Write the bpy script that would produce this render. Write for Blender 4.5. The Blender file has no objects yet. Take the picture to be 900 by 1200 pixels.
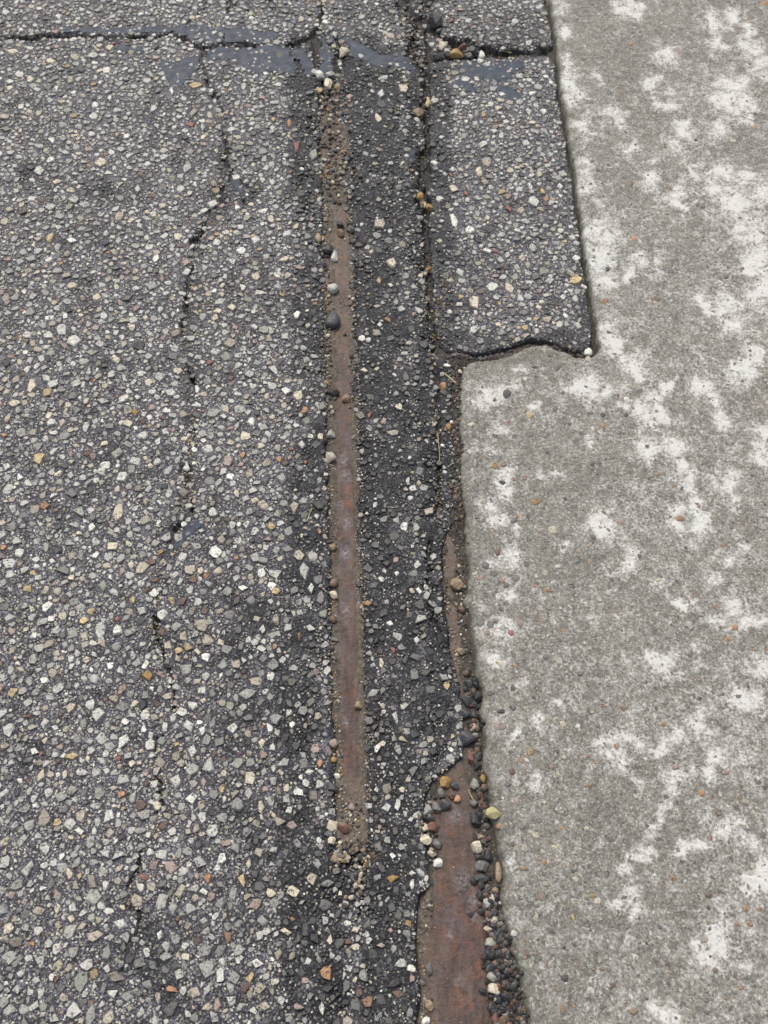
import bpy, math, random
import numpy as np
from mathutils import Vector

random.seed(7)
rng = np.random.default_rng(11)
S = bpy.context.scene
COL = S.collection

# ------------------------------------------------------------------ camera
CAM_H = 1.35                      # phone held at chest height
DOWN = math.radians(62.5)         # pitch below the horizon
FPX = 1040.0                      # focal length in photo pixels (900 x 1200)
SP, CP = math.sin(DOWN), math.cos(DOWN)
cam_d = bpy.data.cameras.new("camera")
cam = bpy.data.objects.new("camera", cam_d)
COL.objects.link(cam)
cam.location = (0, 0, CAM_H)
cam.rotation_euler = (math.pi / 2 - DOWN, 0, 0)
cam_d.sensor_fit = 'VERTICAL'
cam_d.sensor_height = 36
cam_d.sensor_width = 27
cam_d.lens = 36 * FPX / 1200
cam_d.clip_start = 0.02
cam_d.clip_end = 500
cam_d.dof.use_dof = True
cam_d.dof.focus_distance = 1.42
cam_d.dof.aperture_fstop = 7.0
S.camera = cam

# ------------------------------------------------------------------ light
SUN_EL, SUN_AZ = math.radians(56), math.radians(-20)   # soft sun ahead, slightly left
w = bpy.data.worlds.new("World")
S.world = w
w.use_nodes = True
nt = w.node_tree
bg = nt.nodes['Background']
sky = nt.nodes.new('ShaderNodeTexSky')
sky.sky_type = 'NISHITA'
sky.sun_disc = False
sky.sun_elevation = SUN_EL
sky.sun_rotation = SUN_AZ
sky.dust_density = 5.0
sky.air_density = 1.0
sky.ozone_density = 1.0
hs = nt.nodes.new('ShaderNodeHueSaturation')          # cloud cover greys the blue
hs.inputs['Saturation'].default_value = 0.42
nt.links.new(sky.outputs[0], hs.inputs['Color'])
nt.links.new(hs.outputs[0], bg.inputs[0])
bg.inputs[1].default_value = 0.12
sd = bpy.data.lights.new("sun", 'SUN')
sd.energy = 1.5
sd.angle = math.radians(11)
sd.color = (1.0, 0.96, 0.9)
sun = bpy.data.objects.new("sun", sd)
COL.objects.link(sun)
dv = Vector((math.sin(SUN_AZ) * math.cos(SUN_EL), math.cos(SUN_AZ) * math.cos(SUN_EL), math.sin(SUN_EL)))
sun.rotation_euler = (-dv).to_track_quat('-Z', 'Y').to_euler()
S.view_settings.view_transform = 'Standard'
S.view_settings.look = 'None'
S.view_settings.gamma = 1
S.view_settings.exposure = 0.34

# ------------------------------------------------------------------ plan <-> place
# The plan was traced on the photograph; G takes a traced point to its place on the
# level z, P takes a place back to the plan.
def G(px, py, z=0.0):
    X = (np.asarray(px, float) - 450) / FPX
    Y = (600 - np.asarray(py, float)) / FPX
    dy = CP + Y * SP
    dz = -SP + Y * CP
    t = (z - CAM_H) / dz
    return X * t, dy * t

def P(x, y, z=0.0):
    x = np.asarray(x, float); y = np.asarray(y, float)
    zz = z - CAM_H
    dep = y * CP - zz * SP
    up = y * SP + zz * CP
    return 450 + FPX * x / dep, 600 - FPX * up / dep

def px_size(px, py):
    x0, y0 = G(px, py); x1, _ = G(px + 1, py); _, y1 = G(px, py - 1)
    return float(x1 - x0), float(y1 - y0)

# ------------------------------------------------------------------ noise
def _hash(ix, iy, seed):
    ix = ix.astype(np.uint64); iy = iy.astype(np.uint64)
    h = ix * np.uint64(374761393) + iy * np.uint64(668265263) + np.uint64(seed * 1442695041 + 99991)
    h = (h ^ (h >> np.uint64(13))) * np.uint64(1274126177)
    h = h & np.uint64(0xFFFFFFFF)
    h = h ^ (h >> np.uint64(16))
    return (h & np.uint64(0xFFFF)).astype(np.float64) / 65535.0

def vnoise(x, y, seed=0):
    x = np.asarray(x, float) + 5000; y = np.asarray(y, float) + 5000
    ix = np.floor(x); iy = np.floor(y)
    fx = x - ix; fy = y - iy
    fx = fx * fx * (3 - 2 * fx); fy = fy * fy * (3 - 2 * fy)
    a = _hash(ix, iy, seed); b = _hash(ix + 1, iy, seed)
    c = _hash(ix, iy + 1, seed); d = _hash(ix + 1, iy + 1, seed)
    return (a * (1 - fx) + b * fx) * (1 - fy) + (c * (1 - fx) + d * fx) * fy - 0.5

def fbm(x, y, size, octs=3, seed=0):
    s = 0; a = 1.0; f = 1.0 / size; t = 0
    for o in range(octs):
        s = s + a * vnoise(np.asarray(x) * f + o * 17.3, np.asarray(y) * f - o * 9.1, seed + o)
        t += a; a *= 0.5; f *= 2.03
    return s / t * 2.0

def sstep(a, b, x):
    t = np.clip((x - a) / (b - a), 0, 1)
    return t * t * (3 - 2 * t)

def seg_dist(px, py, pts, widths=None):
    """distance to an open polyline; with widths, distance divided by the local half width"""
    best = np.full(np.shape(px), 1e9)
    for i in range(len(pts) - 1):
        ax, ay = pts[i][:2]; bx, by = pts[i + 1][:2]
        vx, vy = bx - ax, by - ay
        t = np.clip(((px - ax) * vx + (py - ay) * vy) / (vx * vx + vy * vy + 1e-9), 0, 1)
        d = np.hypot(px - ax - t * vx, py - ay - t * vy)
        if widths is not None:
            d = d / (widths[i] * (1 - t) + widths[i + 1] * t)
        best = np.minimum(best, d)
    return best

def poly_sd(px, py, pts):
    """signed distance to a closed polygon, positive inside"""
    d = seg_dist(px, py, pts + [pts[0]])
    inside = np.zeros(np.shape(px), bool)
    n = len(pts)
    for i in range(n):
        x0, y0 = pts[i]; x1, y1 = pts[(i + 1) % n]
        if y0 == y1: continue
        c = ((y0 > py) != (y1 > py)) & (px < (x1 - x0) * (py - y0) / (y1 - y0) + x0)
        inside ^= c
    return np.where(inside, d, -d)

# ------------------------------------------------------------------ the plan
CONC_EDGE = [(622, -140), (643, 0), (651, 40), (654, 80), (663, 140), (673, 200), (682, 270), (691, 330), (697, 370), (702, 403),
             (700, 411), (694, 416), (684, 419), (672, 417), (662, 411), (652, 407), (640, 403), (625, 403), (612, 408), (600, 413), (582, 418),
             (560, 420), (548, 423), (541, 434), (538, 455), (537, 480), (538, 510), (540, 540), (541, 570), (544, 600),
             (546, 640), (548, 690), (551, 740), (556, 780), (562, 810), (566, 850), (568, 885), (572, 920), (575, 950),
             (580, 985), (586, 1010), (588, 1035), (584, 1052), (588, 1075), (596, 1090), (602, 1115), (610, 1150), (620, 1190), (628, 1240), (640, 1345)]
CONC = CONC_EDGE + [(1200, 1345), (1200, -140)]
ASPH_R = [(618, -140), (640, 0), (647, 40), (649, 60), (649, 66), (560, 66), (500, 70),        # piece above, then left edge of the patch
          (500, 150), (498, 200), (499, 270), (504, 330), (507, 380), (512, 412), (534, 424),
          (532, 455), (531, 480), (533, 520), (534, 570), (533, 608), (526, 624), (521, 642), (519, 665), (521, 700), (526, 740),
          (532, 775), (540, 800), (543, 840), (547, 868), (542, 888), (524, 902), (506, 918), (498, 932), (496, 960), (501, 985),
          (504, 1005), (504, 1035), (494, 1050), (489, 1070), (488, 1095), (490, 1120), (492, 1150), (490, 1200), (492, 1345)]
ASPH = ASPH_R + [(-300, 1345), (-300, -140)]
PATCH = [(503, 72), (520, 69), (560, 68), (600, 66), (644, 64), (650, 76), (659, 140), (669, 200), (678, 270), (687, 330), (693, 372),
         (696, 400), (692, 410), (682, 412), (672, 413), (660, 408), (648, 402), (636, 398), (622, 398), (608, 403), (598, 408), (580, 413),
         (558, 414), (540, 414), (522, 410), (511, 395), (507, 360), (503, 310), (502, 250), (503, 190), (502, 130)]
SLOT = [(386, 124), (394, 126), (399, 150), (402, 200), (406, 260), (408, 330), (410, 400), (411, 450), (413, 520), (416, 600), (418.5, 680),
        (421, 760), (424, 840), (426, 900), (427, 950), (425, 978), (415, 990), (404, 985), (398, 970), (396, 930), (395, 880), (393, 820),
        (391, 740), (390, 660), (388, 580), (386, 500), (386, 450), (385, 400), (384, 330), (382, 280), (381, 230), (380, 180), (381, 140)]

# cracks: (points, half width px at each end blend, depth m)
CRACKS = [
    ([(-120, 46), (0, 43), (30, 44), (80, 41), (100, 40), (140, 45), (170, 42), (200, 40), (218, 46), (235, 55), (246, 54), (258, 50),
      (275, 52), (300, 52), (330, 50), (345, 53), (358, 47), (368, 40), (374, 30), (378, 10), (381, -20), (384, -130)], 2.1, .014),
    ([(235, 55), (238, 75), (243, 97), (250, 113), (258, 128)], 1.6, .008),
    ([(258, 128), (262, 155), (265, 190), (269, 205), (263, 222), (258, 238)], 2.0, .009),
    ([(258, 238), (243, 248), (238, 262), (232, 280), (224, 284)], 2.2, .011),
    ([(232, 280), (226, 300), (221, 325), (217, 350), (216, 370)], 1.7, .010),
    ([(216, 370), (213, 400), (222, 430), (228, 470), (232, 500), (223, 530), (221, 550)], 1.8, .010),
    ([(205, 560), (212, 549), (221, 552), (222, 588), (218, 610), (203, 617)], 2.4, .009),
    ([(203, 617), (200, 640), (191, 655), (185, 668)], 2.3, .010),
    ([(185, 668), (181, 700), (180, 720), (184, 745), (192, 775), (200, 800), (205, 820)], 1.5, .009),
    ([(205, 820), (196, 845), (187, 865), (183, 890), (188, 918), (191, 940)], 1.6, .008),
    ([(187, 930), (191, 945), (184, 960), (176, 978), (166, 1000), (158, 1022), (150, 1040), (144, 1062), (151, 1068), (163, 1072), (160, 1090)], 1.7, .009),
    ([(160, 1090), (148, 1110), (140, 1150), (132, 1200), (126, 1300)], 1.3, .006),
    ([(262, 50), (265, 32), (270, 12), (275, -20)], 1.6, .007),
    ([(218, 28), (230, 18), (240, 5), (246, -20)], 1.6, .006),
    ([(368, 40), (369, 58), (371, 76), (378, 92), (388, 104)], 2.6, .010),
    ([(394, 40), (396, 60), (395, 78), (386, 92), (372, 95)], 2.6, .010),
    ([(380, 92), (384, 118)], 7.0, .009),
    ([(462, -20), (478, 8), (492, 22), (486, 40), (481, 58), (491, 74), (497, 84)], 5.0, .013),
    ([(497, 84), (497, 110), (500, 140), (501, 160), (496, 185), (491, 205), (492, 235), (497, 262), (500, 300), (502, 340), (505, 370), (509, 400)], 2.6, .014),
    ([(509, 400), (511, 430), (512, 470), (514, 500), (515, 560), (512, 600)], 2.0, .008),
    ([(478, 8), (500, 4), (512, -5), (530, -25)], 4.0, .010),
    ([(492, 25), (508, 36), (518, 46)], 5.0, .012),
    ([(518, 46), (535, 53), (560, 58), (590, 60), (620, 61), (652, 61)], 6.0, .022),
    ([(503, 632), (502, 650), (504, 670), (499, 690), (500, 705), (507, 725), (513, 742)], 1.3, .007),
    ([(284, 208), (287, 216), (293, 220)], 2.6, .008), ([(283, 236), (292, 238)], 1.5, .006),
    ([(340, 60), (352, 75), (358, 92)], 1.0, .003),
    ([(420, 1000), (428, 1040), (420, 1075)], 2.0, .005),
    ([(497, 20), (500, 60), (508, 70)], 3.5, .010),
]
# broad hollows: rubbed-down, ravelled asphalt
HOLLOWS = [
    ([(383, 60), (392, 200), (398, 400), (405, 700), (413, 980), (405, 1100), (395, 1345)], 15, .0045),
    ([(485, -130), (492, 100), (500, 300), (512, 450), (520, 620)], 11, .006),
    ([(520, 300), (516, 350), (514, 400)], 12, .004),
    ([(516, 440), (524, 520), (524, 600)], 8, .004),
    ([(262, 130), (266, 205), (240, 255), (218, 370), (228, 470), (214, 600), (185, 680), (182, 760), (187, 900), (150, 1060)], 7, .0016),
    ([(535, 790), (530, 870), (505, 900)], 9, .004),
    ([(120, 400), (160, 440)], 12, .002), ([(100, 225), (150, 240)], 10, .002),
    ([(345, 690), (350, 760)], 16, .003), ([(440, 540), (455, 600)], 14, .002), ([(440, 760), (420, 740)], 12, .003),
    ([(380, 1060), (350, 1150)], 22, .004), ([(460, 980), (470, 1060)], 12, .003), ([(370, 840), (350, 900)], 12, .003),
    ([(195, 640), (212, 620)], 9, .002),
]
TAR = [  # smooth sealed spots: (points, half width px)
    ([(70, 36), (120, 36), (205, 35)], 4), ([(215, 34), (245, 42), (262, 38), (300, 44)], 9), ([(288, 66), (325, 70), (350, 72)], 15), ([(240, 66), (290, 62)], 6),
    ([(140, 56), (165, 58)], 5), ([(190, 78), (210, 88), (225, 75)], 9), ([(262, 42), (285, 45), (318, 40)], 7), ([(376, 56), (386, 66), (381, 80)], 9),
    ([(415, 60), (440, 70), (480, 74)], 8), ([(404, 46), (425, 58)], 5), ([(240, 64), (262, 58)], 5),
    ([(548, 80), (590, 86), (606, 78)], 10), ([(590, 106), (606, 116)], 6), ([(540, 98), (556, 106)], 5),
    ([(205, 638), (220, 622), (230, 614)], 5), ([(275, 210), (282, 222)], 5), ([(485, 178), (478, 182)], 5),
]
# how much black binder still covers the stone: (points, half width, amount)
DARK = [
    ([(430, 80), (440, 300), (450, 500), (460, 800), (460, 1100), (460, 1340)], 48, 1.0),
    ([(360, 60), (372, 300), (366, 500), (350, 700), (345, 900), (350, 1100), (350, 1340)], 30, .85),
    ([(290, 700), (280, 800), (300, 1000), (290, 1340)], 50, .38), ([(488, 90), (488, 300), (500, 480), (508, 620), (512, 880)], 15, 1.0),
    ([(386, 90), (388, 400), (392, 700), (398, 1000)], 13, .9), ([(425, 500), (432, 1000)], 12, 1.0), ([(385, 990), (375, 1100), (375, 1340)], 42, .95),
    ([(516, 70), (518, 250), (522, 450), (522, 620), (525, 850)], 15, 1.0),
    ([(560, 40), (640, 40)], 26, .5), ([(480, -100), (490, 60)], 35, .5),
    ([(690, 250), (688, 400), (600, 400), (530, 395)], 14, .6),
    ([(262, 140), (262, 220), (225, 300), (215, 400), (222, 520), (200, 640), (182, 720)], 8, .4),
    ([(280, 215), (300, 230)], 14, .5), ([(30, 205), (160, 232)], 14, .5), ([(60, 545), (170, 530)], 12, .3), ([(100, 430), (170, 430)], 14, .4),
    ([(20, 880), (30, 880)], 26, .6), ([(190, 1060), (160, 1120), (230, 1200)], 26, .5), ([(360, 850), (330, 1000)], 30, .4),
    ([(240, 560), (255, 640)], 20, .3), ([(350, 400), (350, 640)], 14, .6), ([(400, 1010), (420, 1100)], 30, .5),
]
RAIL1_C = [(397, 200), (413, 960)]       # centre line of the narrow rail strip
RAIL2_R = [(547, 690), (575, 1200)]      # right side of the wide rail

def tar_at(px, py):
    m = np.zeros(np.shape(px))
    wob = fbm(px, py, 14, 3, 40) * .75
    for pts, hw in TAR:
        m = np.maximum(m, 1.35 - seg_dist(px, py, pts) / hw + wob)
    return m

def dark_at(px, py):
    m = np.zeros(np.shape(px))
    for pts, hw, a in DARK:
        d = seg_dist(px, py, pts) / hw
        m = np.maximum(m, a * (1 - sstep(.35, 1.35, d)))
    m = m + .40 * fbm(px, py, 60, 4, 50) + .75 * fbm(px, py, 15, 3, 56) + .06
    return np.clip(m, 0, 1)

RZ1, RZ2 = -.0045, -.011      # rail tops

def h_asph(x, y, px=None, py=None, smooth=False):
    """height of the binder of the running surface, main road and patch alike"""
    if px is None: px, py = P(x, y)
    z = -.0016 + fbm(x, y, .35, 2, 1) * .002 + fbm(x, y, .045, 3, 2) * .0016
    if not smooth:
        z = z + fbm(x, y, .0085, 2, 3) * .0017
        rough = np.exp(-(seg_dist(px, py, [(392, 60), (400, 600), (410, 1345)]) / 60) ** 2) + np.exp(-(seg_dist(px, py, [(490, -100), (500, 300), (520, 900)]) / 28) ** 2)
        z = z + rough * (fbm(x, y, .020, 4, 4) * .0056 - .0010)
    for pts, hw, dep in HOLLOWS:
        z = z - dep * np.exp(-(seg_dist(px, py, pts) / hw) ** 2)
    return z

def crack_drop(x, y, px, py):
    """drop, and 0..1 crack mask"""
    wx = px + fbm(x, y, .03, 3, 5) * 6.0 + fbm(x, y, .007, 2, 6) * 3.2
    wy = py + fbm(x, y, .03, 3, 8) * 6.0 + fbm(x, y, .007, 2, 7) * 3.2
    mod = 1.0 + 1.4 * fbm(x, y, .035, 3, 9)
    drop = np.zeros(np.shape(px)); m = np.zeros(np.shape(px))
    for pts, hw, dep in CRACKS:
        d = (seg_dist(px + (wx - px) * .45, py + (wy - py) * .45, pts) if pts[0][0] < -100 else seg_dist(wx, wy, pts)) / (hw * np.clip(mod, .6 if pts[0][0] < -100 else .35, 1.6))
        k = 1 - sstep(.35, 1.25, d)
        vis = np.clip(.68 + 2.2 * fbm(x, y, .024, 2, 12), .0, 1) if pts[0][1] > 100 and hw < 4 and pts[0][0] < 400 else 1.0
        drop = np.maximum(drop, k * dep * vis); m = np.maximum(m, k * vis)
    return drop, m

def asph_sd(x, y, px, py):
    wx = px + fbm(x, y, .022, 3, 15) * 3.5
    wy = py + fbm(x, y, .022, 3, 18) * 3.5
    a = poly_sd(wx, wy, ASPH)
    s = poly_sd(px + fbm(x, y, .02, 4, 25) * (7.0 + 8 * (1 - sstep(180, 320, py))), wy, SLOT)
    return np.minimum(a, -s)

def patch_sd(x, y, px, py):
    wx = px + fbm(x, y, .03, 4, 31) * (2.4 + 4 * (1 - sstep(510, 530, px)))
    wy = py + fbm(x, y, .03, 3, 33) * 2.4
    return poly_sd(wx, wy, PATCH)

def conc_sd(x, y, px, py):
    k = 2.2 + 2.5 * sstep(430, 520, py) + 1.2 * sstep(780, 1000, py)
    wx = px + fbm(x, y, .03, 4, 61) * k + np.clip(fbm(x, y, .045, 2, 66) - .3, 0, 1) * 14 * sstep(430, 600, py)
    wy = py + fbm(x, y, .03, 4, 63) * k
    return poly_sd(wx, wy, CONC)

def edge_fall(sd, r, depth):
    """rounded shoulder of r px, then a cliff"""
    sh = np.clip(1 - sd / r, 0, 1)
    return -.35 * depth * sh ** 2.2 - depth * (1 - sstep(-1.2, .8, sd))

def road_h(x, y, px, py):
    sd = asph_sd(x, y, px, py)
    z = h_asph(x, y, px, py)
    drop, m = crack_drop(x, y, px, py)
    z = z - drop + edge_fall(sd, 5.5, .022)
    return z, sd, m

def patch_h(x, y, px, py):
    sd = patch_sd(x, y, px, py)
    z = h_asph(x, y, px, py) + .001
    z = z + edge_fall(sd, 2.6, .024) + np.clip(1 - sd / 10, 0, 1) * fbm(x, y, .009, 3, 35) * .004
    return z, sd

def conc_h(x, y, px, py):
    sd = conc_sd(x, y, px, py)
    z = .0012 + fbm(x, y, .3, 2, 70) * .0015 + fbm(x, y, .03, 3, 71) * .0007 + fbm(x, y, .006, 2, 73) * .0003
    low = sstep(430, 520, py)                                 # edge worn rounder in the nearer half
    z = z + edge_fall(sd, 5 + 2.5 * low, .026) + np.clip(1 - sd / 14, 0, 1) * fbm(x, y, .010, 3, 75) * .0048
    ledge = np.exp(-(seg_dist(px, py, [(583, 1010), (584, 1052), (592, 1080)]) / 12) ** 2)
    z = z - .008 * ledge - .004 * np.exp(-(seg_dist(px, py, [(572, 940), (581, 990)]) / 9) ** 2)
    pits = vnoise(x / .006, y / .006, 77)
    z = z - .0008 * (pits > .44)
    return z, sd

def rail_cross(px, py, a, b):
    """signed px offset to the right of line a-b"""
    t = (py - a[1]) / (b[1] - a[1])
    return px - (a[0] + t * (b[0] - a[0]))

def dirt_h(x, y, px, py):
    z = -.0155 + fbm(x, y, .03, 3, 80) * .004 + fbm(x, y, .007, 2, 83) * .002
    # silt in the narrow slot
    o = rail_cross(px, py, *RAIL1_C)
    inslot = np.exp(-(np.maximum(np.abs(o) - 14, 0) / 8) ** 2) * (py > 85) * (py < 1040)
    top = RZ1 + .0035 * (1 - sstep(190, 260, py)) + .0045 * sstep(925, 975, py) - .0012
    side = np.clip(np.abs(o + 1) - 11, 0, 10) * .00045
    wear = .0022 * (1 - sstep(440, 490, py)) * sstep(-2, -12, o)
    zs = top + side + wear + fbm(x, y, .02, 3, 85) * .0016 + fbm(x, y, .005, 2, 87) * .0008
    zs = zs + (1 - sstep(200, 270, py)) * fbm(x, y, .016, 3, 88) * .003
    z = z * (1 - inslot) + zs * inslot
    # gravelly gully between the wide rail and the slab
    g = np.exp(-(seg_dist(px, py, [(536, 430), (541, 640), (549, 800), (562, 900), (570, 1000), (585, 1120), (600, 1345)]) / 16) ** 2)
    zg = -.010 - .004 * sstep(880, 1050, py) + fbm(x, y, .012, 3, 89) * .003
    z = z * (1 - g) + zg * g
    # silt along the left side of the opening
    o2 = px - np.interp(py, [640, 900, 940, 1000, 1060, 1110, 1200, 1340], [519, 524, 500, 508, 500, 497, 497, 497])
    l = np.exp(-(o2 / 7) ** 2) * sstep(620, 640, py)
    z = z + l * .005
    z = z - .006 * np.exp(-(seg_dist(px, py, [(500, 80), (503, 400)]) / 10) ** 2)
    t = np.exp(-(seg_dist(px, py, [(545, 880), (548, 908)]) / 11) ** 2)
    z = z * (1 - t) + (RZ2 + .001 + fbm(x, y, .01, 2, 90) * .001) * t
    c = np.exp(-(seg_dist(px, py, [(495, 60), (540, 64), (600, 63), (648, 64)]) / 9) ** 2)
    z = z + c * .004
    e = np.exp(-(seg_dist(px, py, [(520, 414), (560, 418), (600, 411), (640, 403), (690, 416)]) / 9) ** 2)
    z = z + e * (.0085 + fbm(x, y, .012, 3, 92) * .004)
    e = np.exp(-(seg_dist(px, py, [(535, 430), (536, 620)]) / 7) ** 2)
    z = z + e * .004
    return z

# ------------------------------------------------------------------ materials
def mat(name):
    m = bpy.data.materials.new(name); m.use_nodes = True
    n = m.node_tree.nodes; l = m.node_tree.links
    return m, n, l, n['Principled BSDF']

def N(n, t, **k):
    o = n.new(t)
    for a, b in k.items():
        if a in o.inputs: o.inputs[a].default_value = b
        else: setattr(o, a, b)
    return o

def pos(n): return n.new('ShaderNodeNewGeometry').outputs['Position']

def noise(n, l, vec, scale, detail=3, rough=.55, dist=0.0):
    o = n.new('ShaderNodeTexNoise'); l.new(vec, o.inputs['Vector'])
    o.inputs['Scale'].default_value = scale; o.inputs['Detail'].default_value = detail
    o.inputs['Roughness'].default_value = rough; o.inputs['Distortion'].default_value = dist
    return o.outputs[0]

def voro(n, l, vec, scale, feature='F1', rnd=1.0):
    o = n.new('ShaderNodeTexVoronoi'); o.feature = feature; l.new(vec, o.inputs['Vector'])
    o.inputs['Scale'].default_value = scale; o.inputs['Randomness'].default_value = rnd
    return o

def ramp(n, l, fac, stops, interp='LINEAR'):
    o = n.new('ShaderNodeValToRGB'); l.new(fac, o.inputs[0]); r = o.color_ramp; r.interpolation = interp
    while len(r.elements) < len(stops): r.elements.new(.5)
    for e, (p, c) in zip(r.elements, stops):
        e.position = p; e.color = (c, c, c, 1) if isinstance(c, (int, float)) else (*c, 1)
    return o.outputs[0]

def mix(n, l, fac, a, b, mode='MIX'):
    o = n.new('ShaderNodeMix'); o.data_type = 'RGBA'; o.blend_type = mode
    for i, v in ((0, fac), (6, a), (7, b)):
        s = o.inputs[i]
        if hasattr(v, 'is_output'): l.new(v, s)
        elif isinstance(v, (int, float)): s.default_value = v if i == 0 else (v, v, v, 1)
        else: s.default_value = (*v, 1)
    return o.outputs[2]

def math_(n, l, op, a, b=0.0, c=None, clamp=False):
    o = n.new('ShaderNodeMath'); o.operation = op; o.use_clamp = clamp
    for i, v in enumerate((a, b) if c is None else (a, b, c)):
        if hasattr(v, 'is_output'): l.new(v, o.inputs[i])
        else: o.inputs[i].default_value = v
    return o.outputs[0]

def attr(n, name):
    o = n.new('ShaderNodeAttribute'); o.attribute_name = name
    return o

def bump(n, l, h, dist, strength=1.0, prev=None):
    o = n.new('ShaderNodeBump'); l.new(h, o.inputs['Height'])
    o.inputs['Distance'].default_value = dist; o.inputs['Strength'].default_value = strength
    if prev is not None: l.new(prev, o.inputs['Normal'])
    return o.outputs[0]

def binder_material(name, use_attr=True):
    m, n, l, b = mat(name)
    p = pos(n)
    if use_attr:
        dk = attr(n, 'dark').outputs['Fac']
        ck = attr(n, 'crack').outputs['Fac']
    else:
        dk = ramp(n, l, noise(n, l, p, 3.0, 4), [(.35, 0.0), (.65, .8)])
        ck = None
    base = mix(n, l, dk, (.068, .066, .078), (.0135, .0138, .0170))
    # mastic: fine grit of sand grains held in the tar
    v1 = voro(n, l, p, 520)
    sep1 = n.new('ShaderNodeSeparateColor'); l.new(v1.outputs['Color'], sep1.inputs[0])
    g1 = ramp(n, l, sep1.outputs[0], [(0, .35), (.5, .75), (.72, 1.25), (.86, 2.4), (1, 3.6)])
    base = mix(n, l, 1.0, base, g1, 'MULTIPLY')
    v2 = voro(n, l, p, 300)
    sep2 = n.new('ShaderNodeSeparateColor'); l.new(v2.outputs['Color'], sep2.inputs[0])
    pick = ramp(n, l, sep2.outputs[1], [(0, 0), (.62, 0), (.66, 1)])
    inner = ramp(n, l, v2.outputs['Distance'], [(.28, 1), (.42, 0)])
    chip = math_(n, l, 'MULTIPLY', pick, inner)
    keep = math_(n, l, 'MULTIPLY_ADD', dk, -.65, .9)
    chip = math_(n, l, 'MULTIPLY', chip, keep)
    ccol = ramp(n, l, sep2.outputs[2], [(0, (.10, .095, .09)), (.4, (.20, .195, .18)), (.75, (.30, .285, .255)), (.93, (.42, .39, .34)), (1, (.30, .16, .09))])
    base = mix(n, l, chip, base, ccol)
    blot = ramp(n, l, noise(n, l, p, 28, 4, .6), [(.3, .75), (.7, 1.25)])
    base = mix(n, l, 1.0, base, blot, 'MULTIPLY')
    if ck is not None:      # dirt lodged in cracks
        dirt = ramp(n, l, noise(n, l, p, 160, 3), [(.35, (.015, .013, .012)), (.6, (.045, .038, .030)), (.8, (.12, .10, .075))])
        base = mix(n, l, ck, base, dirt)
    l.new(base, b.inputs['Base Color'])
    r = ramp(n, l, noise(n, l, p, 55, 3), [(.3, .48), (.7, .78)])
    l.new(r, b.inputs['Roughness'])
    b.inputs['Specular IOR Level'].default_value = .45
    b1 = bump(n, l, noise(n, l, p, 180, 4, .65), .0028)
    b2 = bump(n, l, v1.outputs['Distance'], -.0007, 1, b1)
    l.new(b2, b.inputs['Normal'])
    return m

M_BINDER = binder_material('asphalt_binder')
M_BINDER_FAR = binder_material('asphalt_far', False)

def chip_material(name, from_object):
    m, n, l, b = mat(name)
    p = pos(n)
    if from_object:
        c = n.new('ShaderNodeObjectInfo').outputs['Color']
    else:
        c = attr(n, 'Col').outputs['Color']
    k = ramp(n, l, noise(n, l, p, 330, 3, .6), [(.3, .72), (.7, 1.25)])
    c = mix(n, l, 1.0, c, k, 'MULTIPLY')
    vein = ramp(n, l, noise(n, l, p, 120, 4, .7), [(.40, .0), (.62, .30)])
    c = mix(n, l, vein, c, (.13, .125, .12))
    # tar still stuck to the chip
    tar = ramp(n, l, noise(n, l, p, 210, 4, .68, .8), [(.55, 0), (.62, .88)])
    c = mix(n, l, tar, c, (.035, .034, .037))
    l.new(c, b.inputs['Base Color'])
    l.new(ramp(n, l, noise(n, l, p, 90, 2), [(.3, .42), (.7, .72)]), b.inputs['Roughness'])
    b.inputs['Specular IOR Level'].default_value = .4
    l.new(bump(n, l, noise(n, l, p, 420, 3, .6), .0012), b.inputs['Normal'])
    return m

M_CHIP = chip_material('stone_chips', False)
M_CHIP_ONE = chip_material('stone_chip', True)

def pebble_material(name, from_object):
    m, n, l, b = mat(name)
    p = pos(n)
    c = n.new('ShaderNodeObjectInfo').outputs['Color'] if from_object else attr(n, 'Col').outputs['Color']
    k = ramp(n, l, noise(n, l, p, 260, 4, .65), [(.3, .6), (.7, 1.3)])
    c = mix(n, l, 1.0, c, k, 'MULTIPLY')
    sp = ramp(n, l, noise(n, l, p, 700, 2), [(.56, 0), (.66, .55)])
    c = mix(n, l, sp, c, (.08, .07, .06))
    l.new(c, b.inputs['Base Color'])
    l.new(ramp(n, l, noise(n, l, p, 110, 2), [(.3, .32), (.7, .6)]), b.inputs['Roughness'])
    l.new(bump(n, l, noise(n, l, p, 330, 4, .6), .0014), b.inputs['Normal'])
    return m

M_PEBBLE = pebble_material('loose_pebble', True)
M_GRAVEL = pebble_material('loose_gravel', False)

def tar_material():
    m, n, l, b = mat('smooth_tar')
    p = pos(n)
    c = ramp(n, l, noise(n, l, p, 40, 4, .6), [(.3, (.030, .038, .054)), (.7, (.052, .064, .088))])
    g = ramp(n, l, noise(n, l, p, 500, 2, .6), [(.62, 0), (.72, .6)])
    c = mix(n, l, g, c, (.22, .22, .21))
    l.new(c, b.inputs['Base Color'])
    l.new(ramp(n, l, noise(n, l, p, 60, 3), [(.3, .5), (.7, .75)]), b.inputs['Roughness'])
    b.inputs['Specular IOR Level'].default_value = .3
    l.new(bump(n, l, noise(n, l, p, 110, 4, .6), .0009), b.inputs['Normal'])
    return m
M_TAR = tar_material()

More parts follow.
